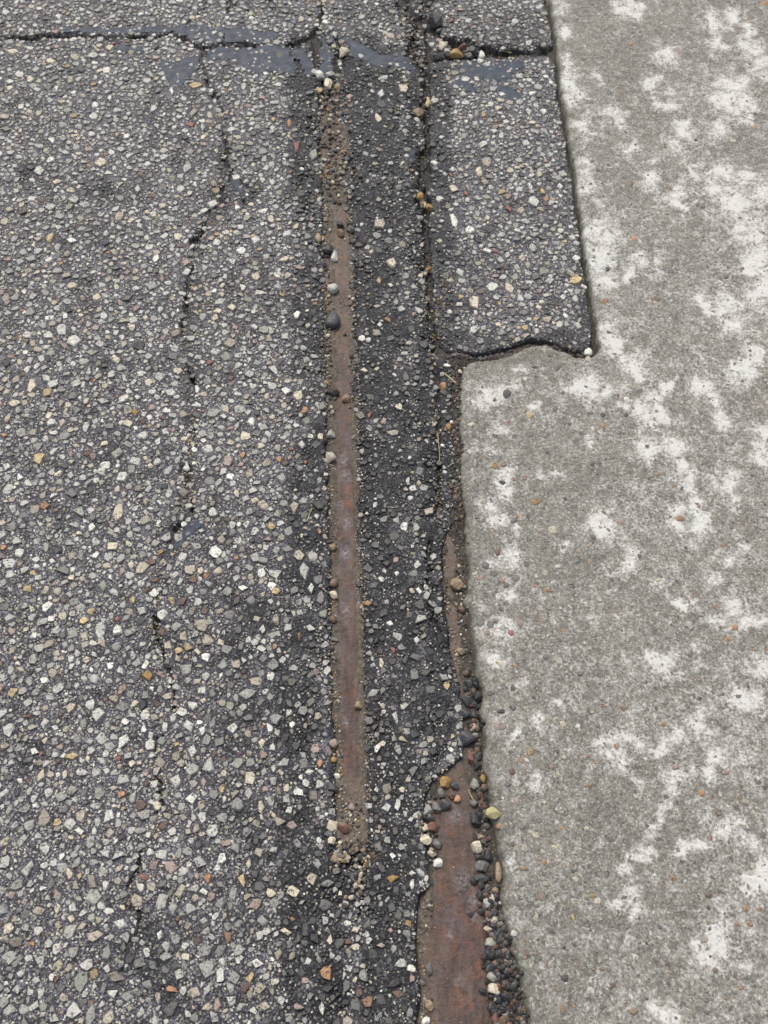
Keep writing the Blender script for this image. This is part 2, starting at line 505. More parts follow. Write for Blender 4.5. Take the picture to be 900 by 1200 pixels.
def concrete_material(name, use_attr=True):
    m, n, l, b = mat(name)
    p = pos(n)
    warm = noise(n, l, p, 9, 4, .6)
    base = ramp(n, l, warm, [(.3, (.178, .172, .147)), (.5, (.208, .199, .173)), (.7, (.238, .226, .194))])
    mott = ramp(n, l, noise(n, l, p, 75, 6, .72), [(.3, .62), (.7, 1.38)])
    base = mix(n, l, 1.0, base, mott, 'MULTIPLY')
    # sand grains
    v = voro(n, l, p, 430)
    s = n.new('ShaderNodeSeparateColor'); l.new(v.outputs['Color'], s.inputs[0])
    g = ramp(n, l, s.outputs[0], [(0, .55), (.3, .85), (.7, 1.05), (.93, 1.3), (1, 2.0)])
    base = mix(n, l, 1.0, base, g, 'MULTIPLY')
    v3 = voro(n, l, p, 230)
    s3 = n.new('ShaderNodeSeparateColor'); l.new(v3.outputs['Color'], s3.inputs[0])
    pk = math_(n, l, 'MULTIPLY', ramp(n, l, s3.outputs[0], [(.72, 0), (.76, 1)]), ramp(n, l, v3.outputs['Distance'], [(.2, 1), (.34, 0)]))
    pc = ramp(n, l, s3.outputs[1], [(0, (.10, .10, .10)), (.3, (.20, .17, .15)), (.55, (.34, .26, .18)), (.75, (.48, .42, .33)), (1, (.66, .62, .52))], 'CONSTANT')
    base = mix(n, l, math_(n, l, 'MULTIPLY', pk, .75), base, pc)
    # white bloom
    if use_attr:
        wf = attr(n, 'bloom').outputs['Fac']; gf = attr(n, 'grime').outputs['Fac']
    else:
        wf = ramp(n, l, noise(n, l, p, 7, 3), [(.45, 0), (.75, .7)]); gf = None
    n1 = noise(n, l, p, 38, 9, .78, .6)
    n2 = noise(n, l, p, 210, 4, .7)
    t = math_(n, l, 'MULTIPLY_ADD', n1, 3.4, -1.70)
    t = math_(n, l, 'ADD', t, math_(n, l, 'MULTIPLY_ADD', n2, 2.6, -1.30))
    t = math_(n, l, 'ADD', t, wf)
    soft = ramp(n, l, t, [(.10, 0), (.5, .36), (.95, .95)])
    hard = math_(n, l, 'MULTIPLY', soft, .88)
    base = mix(n, l, hard, base, (.68, .67, .64))
    if gf is not None:
        gn = math_(n, l, 'MULTIPLY', gf, ramp(n, l, noise(n, l, p, 90, 4), [(.3, .6), (.65, 1)]))
        base = mix(n, l, gn, base, ramp(n, l, noise(n, l, p, 150, 3), [(.35, (.085, .080, .062)), (.65, (.165, .160, .125))]))
    l.new(base, b.inputs['Base Color'])
    b.inputs['Roughness'].default_value = .82
    b.inputs['Specular IOR Level'].default_value = .3
    b1 = bump(n, l, noise(n, l, p, 130, 5, .7), .0022)
    pits = ramp(n, l, voro(n, l, p, 170).outputs['Distance'], [(.05, 0), (.16, 1)])
    b2 = bump(n, l, pits, .0006, 1, b1)
    l.new(b2, b.inputs['Normal'])
    return m
M_CONC = concrete_material('old_concrete')
M_CONC_FAR = concrete_material('old_concrete_far', False)

def dirt_material():
    m, n, l, b = mat('silt_and_grit')
    p = pos(n)
    br = attr(n, 'brown').outputs['Fac']
    a = ramp(n, l, noise(n, l, p, 140, 4, .7), [(.3, (.016, .014, .013)), (.55, (.038, .033, .028)), (.75, (.095, .08, .06))])
    c2 = ramp(n, l, noise(n, l, p, 100, 4, .7), [(.3, (.055, .044, .035)), (.5, (.13, .106, .083)), (.72, (.23, .19, .145))])
    c = mix(n, l, br, a, c2)
    v = voro(n, l, p, 420)
    s = n.new('ShaderNodeSeparateColor'); l.new(v.outputs['Color'], s.inputs[0])
    pk = math_(n, l, 'MULTIPLY', ramp(n, l, s.outputs[0], [(.74, 0), (.78, 1)]), ramp(n, l, v.outputs['Distance'], [(.3, 1), (.45, 0)]))
    pc = ramp(n, l, s.outputs[1], [(0, (.06, .05, .05)), (.4, (.26, .20, .13)), (.7, (.42, .33, .2)), (.9, (.5, .45, .36))], 'CONSTANT')
    c = mix(n, l, math_(n, l, 'MULTIPLY', pk, .7), c, pc)
    l.new(c, b.inputs['Base Color'])
    b.inputs['Roughness'].default_value = .85
    l.new(bump(n, l, noise(n, l, p, 300, 4, .7), .0022), b.inputs['Normal'])
    return m
M_DIRT = dirt_material()

def rust_material():
    m, n, l, b = mat('rusted_steel')
    p = pos(n)
    mp = n.new('ShaderNodeMapping'); l.new(p, mp.inputs[0]); mp.inputs['Scale'].default_value = (1.6, .35, 1)
    c = ramp(n, l, noise(n, l, mp.outputs[0], 60, 5, .65), [(.28, (.045, .028, .024)), (.42, (.080, .050, .042)), (.56, (.118, .077, .064)), (.75, (.165, .118, .102))])
    orange = ramp(n, l, noise(n, l, p, 40, 6, .7), [(.52, 0), (.66, .7)])
    c = mix(n, l, orange, c, (.21, .085, .04))
    mauve = ramp(n, l, noise(n, l, p, 22, 4, .6), [(.5, 0), (.68, .55)])
    c = mix(n, l, mauve, c, (.13, .115, .125))
    dk = ramp(n, l, noise(n, l, mp.outputs[0], 130, 4, .6), [(.62, 0), (.72, .5)])
    c = mix(n, l, dk, c, (.045, .032, .030))
    dust = attr(n, 'dust').outputs['Fac']
    dn = math_(n, l, 'MULTIPLY', dust, ramp(n, l, noise(n, l, p, 120, 5, .7), [(.32, .35), (.6, 1)]))
    c = mix(n, l, dn, c, (.165, .132, .098))
    blk = ramp(n, l, noise(n, l, p, 75, 6, .75), [(.52, 0), (.66, .7)])
    c = mix(n, l, blk, c, (.050, .036, .031))
    sp = ramp(n, l, noise(n, l, p, 900, 2, .5), [(.69, 0), (.74, .8)])
    c = mix(n, l, sp, c, (.42, .34, .24))
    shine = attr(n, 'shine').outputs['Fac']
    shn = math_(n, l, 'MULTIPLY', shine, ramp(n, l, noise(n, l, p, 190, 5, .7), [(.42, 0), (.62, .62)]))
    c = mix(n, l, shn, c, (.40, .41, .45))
    l.new(c, b.inputs['Base Color'])
    l.new(math_(n, l, 'MULTIPLY_ADD', shn, -.25, .55), b.inputs['Roughness'])
    l.new(math_(n, l, 'MULTIPLY_ADD', shn, .5, .15), b.inputs['Metallic'])
    l.new(bump(n, l, noise(n, l, p, 150, 6, .72), .0034), b.inputs['Normal'])
    return m
M_RUST = rust_material()

def plain(name, col, rough=.6):
    m, n, l, b = mat(name)
    k = ramp(n, l, noise(n, l, pos(n), 200, 3), [(.3, tuple(v * .7 for v in col)), (.7, tuple(min(1, v * 1.25) for v in col))])
    l.new(k, b.inputs['Base Color']); b.inputs['Roughness'].default_value = rough
    return m
M_STRAW = plain('dry_straw', (.34, .27, .16))
M_PINK = plain('pink_plastic', (.6, .22, .18), .4)
M_MOSS = plain('yellow_grit_lump', (.36, .33, .17), .8)

# ------------------------------------------------------------------ mesh helpers
def np_mesh(name, verts, faces, nside, m, smooth=True, attrs=None):
    me = bpy.data.meshes.new(name)
    nv, nf = len(verts), len(faces)
    me.vertices.add(nv); me.vertices.foreach_set('co', verts.astype(np.float32).ravel())
    me.loops.add(nf * nside); me.loops.foreach_set('vertex_index', faces.astype(np.int32).ravel())
    me.polygons.add(nf)
    me.polygons.foreach_set('loop_start', np.arange(nf, dtype=np.int32) * nside)
    me.polygons.foreach_set('loop_total', np.full(nf, nside, np.int32))
    me.polygons.foreach_set('use_smooth', np.full(nf, smooth))
    for k, v in (attrs or {}).items():
        if v.ndim == 2:
            a = me.attributes.new(k, 'FLOAT_COLOR', 'POINT'); a.data.foreach_set('color', v.astype(np.float32).ravel())
        else:
            a = me.attributes.new(k, 'FLOAT', 'POINT'); a.data.foreach_set('value', v.astype(np.float32).ravel())
    me.update(calc_edges=True); me.validate()
    me.materials.append(m)
    return me

def link(name, me, parent=None):
    o = bpy.data.objects.new(name, me); COL.objects.link(o)
    if parent is not None: o.parent = parent
    return o

def tag(o, label=None, cat=None, group=None, kind=None):
    for k, v in (('label', label), ('category', cat), ('group', group), ('kind', kind)):
        if v: o[k] = v
    return o

# fan shaped working grid: cells keep about the same size seen from a standing person
X0, X1, Y0, Y1, STEP = -110, 1010, -120, 1330, 1.9
gx = np.arange(X0, X1 + .01, STEP); gy = np.arange(Y0, Y1 + .01, STEP)
PX, PY = np.meshgrid(gx, gy)
GX, GY = G(PX, PY)
# slight scramble so no row of the grid shows at edges
jit = .35 * STEP
PXJ = PX + vnoise(PX * 7.7, PY * 7.7, 200) * 2 * jit
PYJ = PY + vnoise(PX * 7.7, PY * 7.7, 201) * 2 * jit
PXJ[:, 0] = PX[:, 0]; PXJ[:, -1] = PX[:, -1]; PYJ[0] = PY[0]; PYJ[-1] = PY[-1]
PX, PY = PXJ, PYJ
GX, GY = G(PX, PY)
NR, NC = PX.shape
VID = np.arange(NR * NC).reshape(NR, NC)

def sheet(name, z, keepv, m, attrs=None, parent=None):
    """mesh the cells of the working grid whose four corners are kept"""
    k = keepv[:-1, :-1] & keepv[1:, :-1] & keepv[:-1, 1:] & keepv[1:, 1:]
    q = np.stack([VID[:-1, :-1][k], VID[1:, :-1][k], VID[1:, 1:][k], VID[:-1, 1:][k]], 1)
    used = np.unique(q); lut = np.full(NR * NC, -1); lut[used] = np.arange(len(used))
    v = np.stack([GX.ravel()[used], GY.ravel()[used], z.ravel()[used]], 1)
    at = {a: b.ravel()[used] for a, b in (attrs or {}).items()}
    return link(name, np_mesh(name, v, lut[q], 4, m, True, at), parent)

# ------------------------------------------------------------------ structure: slabs
DARKG = dark_at(PX, PY)
TARG = tar_at(PX, PY)
zr, sdr, ckr = road_h(GX, GY, PX, PY)
edge_dk = np.clip(1 - sdr / 6, 0, 1) * .8 * (.6 + fbm(GX, GY, .01, 2, 170))
road = sheet('asphalt_road', zr, sdr > -3.2, M_BINDER, {'dark': np.clip(np.maximum(DARKG, edge_dk), 0, 1), 'crack': ckr})
tag(road, 'cracked worn asphalt road surface full of pale stone chips', kind='structure')
zp, sdp = patch_h(GX, GY, PX, PY)
patch = sheet('asphalt_patch', zp, sdp > -3.2, M_BINDER, {'dark': np.clip(np.maximum(DARKG * .8, np.clip(1 - sdp / 6, 0, 1) * .8), 0, 1), 'crack': np.zeros_like(zp)})
tag(patch, 'oblong asphalt patch let into the notch of the concrete slab', kind='structure')

# concrete slab with traced white bloom
BLOOM = [(655, 5, 9), (660, 40, 7), (665, 75, 8), (668, 92, 9), (673, 112, 11), (681, 150, 12), (684, 190, 10), (692, 215, 13), (703, 275, 15), (705, 302, 15), (704, 330, 11),
 (713, 382, 10), (720, 400, 9), (780, 58, 10), (768, 62, 8), (835, 25, 12), (840, 47, 9), (862, 20, 8), (872, 42, 8), (892, 80, 9), (860, 105, 14), (848, 122, 9), (790, 118, 8), (775, 117, 6),
 (800, 157, 11), (842, 152, 10), (845, 202, 9), (872, 128, 10), (722, 137, 9), (760, 207, 8), (766, 218, 8), (812, 195, 7), (790, 232, 11), (800, 243, 8), (830, 222, 7), (856, 235, 11),
 (872, 210, 9), (880, 270, 13), (892, 297, 14), (895, 230, 12), (885, 312, 10), (752, 305, 8), (892, 342, 14), (852, 352, 11), (830, 367, 7), (862, 377, 9), (820, 350, 6), (770, 310, 7), (740, 325, 6),
 (720, 405, 9), (735, 420, 9), (750, 433, 11), (742, 428, 8), (680, 457, 12), (692, 462, 9), (715, 460, 9), (735, 480, 8), (760, 482, 11), (775, 480, 8), (783, 455, 7), (773, 470, 7), (825, 455, 9), (835, 473, 8), (847, 495, 7),
 (750, 522, 9), (757, 530, 7), (787, 518, 9), (795, 545, 7), (802, 560, 9), (808, 576, 8), (816, 595, 9), (827, 612, 11), (793, 607, 8), (850, 565, 10), (856, 582, 8), (886, 420, 13), (880, 440, 9),
 (865, 440, 8), (893, 510, 8), (895, 532, 9), (700, 610, 11), (713, 619, 9), (706, 627, 7), (735, 660, 11), (780, 680, 7), (833, 683, 9), (852, 655, 9), (868, 645, 8), (810, 702, 7), (798, 710, 7), (862, 715, 12),
 (876, 722, 11), (895, 730, 9), (842, 725, 8), (780, 780, 9), (762, 770, 7), (890, 782, 11), (575, 470, 11), (590, 460, 10), (560, 480, 7), (583, 500, 8), (590, 570, 10), (600, 548, 7), (568, 590, 7), (580, 612, 10),
 (600, 622, 8), (592, 652, 11), (578, 662, 7), (582, 732, 11), (592, 742, 9), (573, 770, 8), (715, 875, 13), (724, 886, 13), (736, 872, 9), (731, 903, 6), (740, 918, 6), (775, 868, 11), (786, 862, 7), (770, 882, 7),
 (752, 872, 7), (785, 925, 11), (796, 915, 9), (780, 945, 8), (776, 960, 6), (766, 975, 7), (756, 990, 8), (747, 1006, 7), (736, 1026, 9), (727, 1050, 9), (720, 1055, 7), (747, 1066, 8), (740, 1045, 7), (802, 1000, 10), (815, 990, 7),
 (832, 900, 9), (842, 888, 8), (820, 846, 9), (882, 822, 11), (870, 826, 10), (852, 975, 10), (866, 960, 7), (892, 1020, 13), (880, 1030, 9), (876, 990, 8), (840, 1092, 10), (846, 1107, 9), (826, 1125, 11), (810, 1113, 7),
 (836, 1120, 9), (780, 1187, 10), (792, 1195, 10), (765, 1175, 7), (652, 830, 7), (630, 917, 8), (605, 1012, 7), (880, 60, 8), (745, 15, 7), (735, 5, 7), (960, 300, 40), (960, 700, 30), (1000, 60, 30), (960, 1100, 30),
 (760, 100, 7), (700, 95, 6), (740, 175, 6), (690, 520, 6), (640, 560, 6), (620, 480, 7), (610, 430, 6), (660, 640, 7), (655, 560, 5), (600, 690, 7), (610, 800, 6), (660, 880, 5), (570, 1040, 5), (625, 845, 7), (605, 870, 6)]
bl = np.zeros_like(PX)
QX = PX + fbm(GX, GY, .035, 4, 97) * 16; QY = PY + fbm(GX, GY, .035, 4, 99) * 16
for bx, by, br in BLOOM:
    bl = np.maximum(bl, .90 * np.exp(-(((QX - bx) ** 2 + (QY - by) ** 2) / (br * 1.35) ** 2)))
bl = bl + .10 * sstep(600, 880, PX) + .30 * fbm(GX, GY, .10, 4, 95) + .04
zc, sdc = conc_h(GX, GY, PX, PY)
grime = np.clip(1 - sdc / (5 + 9 * sstep(420, 600, PY)), 0, 1) ** 1.3 * (.3 + .7 * sstep(400, 470, PY)) + np.exp(-(seg_dist(PX, PY, [(548, 425), (600, 420), (650, 415)]) / 9) ** 2) * .55
grime += (sdc < 1) * .8
pave = sheet('concrete_pavement', zc, sdc > -3.2, M_CONC, {'bloom': bl, 'grime': np.clip(grime, 0, 1)})
tag(pave, 'old grey concrete slab mottled with white bloom', kind='structure')

# silt and grit that fills slot, cracks and gully
zd = dirt_h(GX, GY, PX, PY)
opening = (sdr < 7) & (sdp < 7) & (sdc < 9) & (np.abs(PX - 500) < 330)
brown = np.clip(np.exp(-(seg_dist(PX, PY, [(388, 110), (393, 200), (398, 300), (403, 500), (412, 990)]) / 24) ** 2) * 1.2 + .9 * np.exp(-(seg_dist(PX, PY, [(500, 1040), (497, 1345)]) / 10) ** 2)
               + .6 * np.exp(-(seg_dist(PX, PY, [(548, 885), (545, 910)]) / 10) ** 2), 0, 1)
brown *= .55 + .45 * (1 - sstep(300, 480, PY)) + .3 * sstep(900, 960, PY)
brown *= .72 + .5 * fbm(GX, GY, .02, 3, 150) + .28 * sstep(250, 300, PY)
brown = np.clip(brown + .03 + .22 * sstep(620, 660, PY), 0, 1)
dirt = sheet('gutter_dirt', zd, opening, M_DIRT, {'brown': brown})
tag(dirt, 'brown silt and grit lying in the rail slot and joints', kind='structure')

# tar seal: thin smooth sheets stuck over the road and over the patch
zt = h_asph(GX, GY, PX, PY, True) + .0003 + np.clip(TARG, -1, .8) * .0014
zt = np.where(TARG > .25, zt, h_asph(GX, GY, PX, PY) - .003)
kr = (TARG > .1) & (ckr < .12) & (sdr > 3)
tseal = sheet('tar_seal', zt, kr, M_TAR, {}, road)
kp = (TARG > .1) & (sdp > 4)
tseal2 = sheet('tar_seal', zt + .001, kp, M_TAR, {}, patch)

# far surroundings, beyond the detailed part
def flat_poly(name, pts, z, m, parent):
    me = bpy.data.meshes.new(name); me.from_pydata([(x, y, z) for x, y in pts], [], [list(range(len(pts)))]); me.update()
    me.materials.append(m); o = link(name, me); return o
fTL = G(X0, Y0); fTR = G(X1, Y0); fBL = G(X0, Y1); fBR = G(X1, Y1)
sT = G(622, Y0); sB = G(639, Y1)
dT = Vector((float(sT[0] - G(651, 60)[0]), float(sT[1] - G(651, 60)[1]))).normalized()
F = 60.0
T2 = (float(sT[0] + dT.x * F), float(sT[1] + dT.y * F)); B2 = (float(sB[0] - dT.x * F), float(sB[1] - dT.y * F))
g0 = flat_poly('ground', [(-F * 2, -F * 2), (F * 2, -F * 2), (F * 2, F * 2), (-F * 2, F * 2)], -.05, M_BINDER_FAR, None)
tag(g0, kind='structure')
fr = flat_poly('road', [tuple(map(float, fTL)), tuple(map(float, sT)), T2, (-F, F), (-F, -F), B2, tuple(map(float, sB)), tuple(map(float, fBL))], -.001, M_BINDER_FAR, None)
tag(fr, 'plain continuation of the asphalt road', kind='structure')
fp = flat_poly('pavement', [tuple(map(float, sT)), tuple(map(float, fTR)), tuple(map(float, fBR)), tuple(map(float, sB)), B2, (F, -F), (F, F), T2], .001, M_CONC_FAR, None)
tag(fp, 'plain continuation of the concrete pavement', kind='structure')

# ------------------------------------------------------------------ rails
def rail(name, ctr_a, ctr_b, half, ztop, y_from, y_to, label, dustf, shines, dip):
    """a buried rail: head with rounded shoulders, web and foot, swept along its line"""
    ax, ay = map(float, G(*ctr_a, ztop)); bx, by = map(float, G(*ctr_b, ztop))
    d = Vector((bx - ax, by - ay)).normalized(); nrm = Vector((-d.y, d.x))       # runs towards the viewer
    if nrm.x < 0: nrm = -nrm
    hw = half
    prof = []
    for i in range(15):
        u = -1 + 2 * i / 14
        prof.append((u * hw * .985, -.0035 * abs(u) ** 5))
    prof = [(-hw, -.030), (-hw, -.012), (-hw, -.0062)] + prof + [(hw, -.0062), (hw, -.012), (hw, -.030)]
    web = [(hw * .3, -.040), (hw * .3, -.110), (hw * 1.3, -.125), (hw * 1.3, -.135), (-hw * 1.3, -.135), (-hw * 1.3, -.125), (-hw * .3, -.110), (-hw * .3, -.040)]
    prof = prof + web
    L0 = (y_from - ay) / d.y; L1 = (y_to - ay) / d.y
    ns = int(abs(L1 - L0) / .004) + 1
    ts = np.linspace(L0, L1, ns)
    pr = np.array(prof); np_ = len(pr)
    Tt, U = np.meshgrid(ts, pr[:, 0], indexing='ij'); _, W = np.meshgrid(ts, pr[:, 1], indexing='ij')
    Xx = ax + d.x * Tt + nrm.x * U; Yy = ay + d.y * Tt + nrm.y * U
    topm = (W > -.008)
    _qx, _qy = P(Xx, Yy, ztop)
    Zz = ztop + W - dip(_qy) + topm * (fbm(Xx, Yy, .02, 3, 120) * .0007 + fbm(Xx, Yy, .2, 2, 123) * .0010)
    v = np.stack([Xx, Yy, Zz], -1).reshape(-1, 3)
    ids = np.arange(ns * np_).reshape(ns, np_)
    nx = np.roll(ids, -1, 1)
    q = np.stack([ids[:-1], ids[1:], nx[1:], nx[:-1]], -1).reshape(-1, 4)
    ppx, ppy = P(Xx, Yy, ztop)
    dust = dustf(ppx, ppy, U / hw)
    sh = np.zeros_like(ppx)
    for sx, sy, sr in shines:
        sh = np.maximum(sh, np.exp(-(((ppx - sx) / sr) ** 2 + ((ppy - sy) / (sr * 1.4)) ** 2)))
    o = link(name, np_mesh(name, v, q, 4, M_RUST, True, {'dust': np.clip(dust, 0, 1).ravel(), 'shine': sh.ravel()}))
    return tag(o, label, 'rail', 'old rails buried in the road')

def dust1(px, py, u):
    return np.clip(.95 * (1 - sstep(440, 475, py)) * (.42 + .3 * np.abs(u) + .5 * fbm(px, py, 22, 3, 131)) + .75 * sstep(890, 935, py) + .35 * sstep(.45, 1, np.abs(u)) + .05 + fbm(px, py, 30, 3, 130) * .25, 0, 1)
def dust2(px, py, u):
    return np.clip(.9 * (1 - sstep(905, 960, py)) * .7 + .5 * sstep(-.2, -1, u) * (1 - sstep(1120, 1180, py)) + .08 + fbm(px, py, 26, 3, 133) * .3, 0, 1)
yt = float(G(0, Y0)[1]); yb = float(G(0, Y1)[1])
rail('steel_rail', (397.5, 200), (413, 960), .0172, RZ1, 2.1, yb + .02,
     'narrow strip of rusty rail showing in the slot down the middle', dust1,
     [(406, 558, 5), (407, 613, 5), (404, 648, 6), (405, 713, 4), (402, 540, 5), (406, 845, 4), (399, 590, 3)],
     lambda q: .030 * (1 - sstep(40, 120, q)) + .030 * sstep(985, 1040, q))
c_a = (547 - 27.5 / 1, 690); c_b = (575 - 37.5, 1200)
rail('steel_rail', (513.5, 690), (536.5, 1200), .0470, RZ2, 2.1, yb + .02,
     'wide rusty rail laid bare beside the concrete edge, bottom right of centre', dust2,
     [(533, 953, 7), (542, 1031, 8), (555, 1055, 6), (556, 1075, 6), (527, 1096, 4), (537, 1150, 4)],
     lambda q: .030 * (1 - sstep(500, 625, q)))

# ------------------------------------------------------------------ stone chips held in the asphalt
TEMPL = []      # each: ring count n, verts, tris
for k in range(28):
    n = random.choice([4, 5, 5, 6, 6, 7])
    a = np.sort((np.arange(n) + rng.uniform(-.36, .36, n)) / n * 2 * np.pi)
    r = rng.uniform(.66, 1.22, n)
    ring = np.stack([np.cos(a) * r, np.sin(a) * r], 1)
    ins = rng.uniform(.74, .9)
    off = rng.uniform(-.08, .08, 2)
    tilt = rng.uniform(-.12, .12, 2)
    top = ring * ins + off + rng.uniform(-.05, .05, (n, 2))
    ztop = .42 + top @ tilt + rng.uniform(-.10, .10, n)
    v = np.vstack([np.c_[ring * .92, np.full(n, -.9)], np.c_[ring, rng.uniform(-.08, .12, n)], np.c_[top, ztop], [[off[0], off[1], .47]]])
    f = []
    for i in range(n):
        j = (i + 1) % n
        f += [(i, j, n + j), (i, n + j, n + i), (n + i, n + j, 2 * n + j), (n + i, 2 * n + j, 2 * n + i), (2 * n + i, 2 * n + j, 3 * n)]
    TEMPL.append((v, np.array(f)))
SMALL = []
for k in range(16):
    n = random.choice([3, 4, 4, 5, 5])
    a = (np.arange(n) + rng.uniform(-.3, .3, n)) / n * 2 * np.pi
    r = rng.uniform(.7, 1.1, n)
    ring = np.stack([np.cos(a) * r, np.sin(a) * r], 1)
    v = np.vstack([np.c_[ring, np.full(n, -.7)], np.c_[ring * .8 + rng.uniform(-.06, .06, (n, 2)), .3 + rng.uniform(-.12, .12, n)]])
    f = []
    for i in range(n):
        j = (i + 1) % n
        f += [(i, j, n + j), (i, n + j, n + i)]
    for i in range(1, n - 1): f.append((n, n + i, n + i + 1))
    SMALL.append((v, np.array(f)))

C = {'white': (.76, .74, .67), 'cream': (.62, .555, .42), 'yellow': (.54, .42, .22), 'orange': (.44, .245, .125), 'red': (.30, .125, .095),
     'grey': (.40, .395, .36), 'light': (.56, .55, .50), 'green': (.29, .30, .25), 'dark': (.06, .06, .065), 'black': (.024, .024, .027),
     'beige': (.44, .39, .31), 'pink': (.38, .29, .25), 'tan': (.30, .22, .14), 'brown': (.15, .095, .065), 'mid': (.17, .165, .155),
     'ochre': (.34, .21, .07), 'redbrown': (.16, .075, .055), 'blue': (.16, .18, .20)}

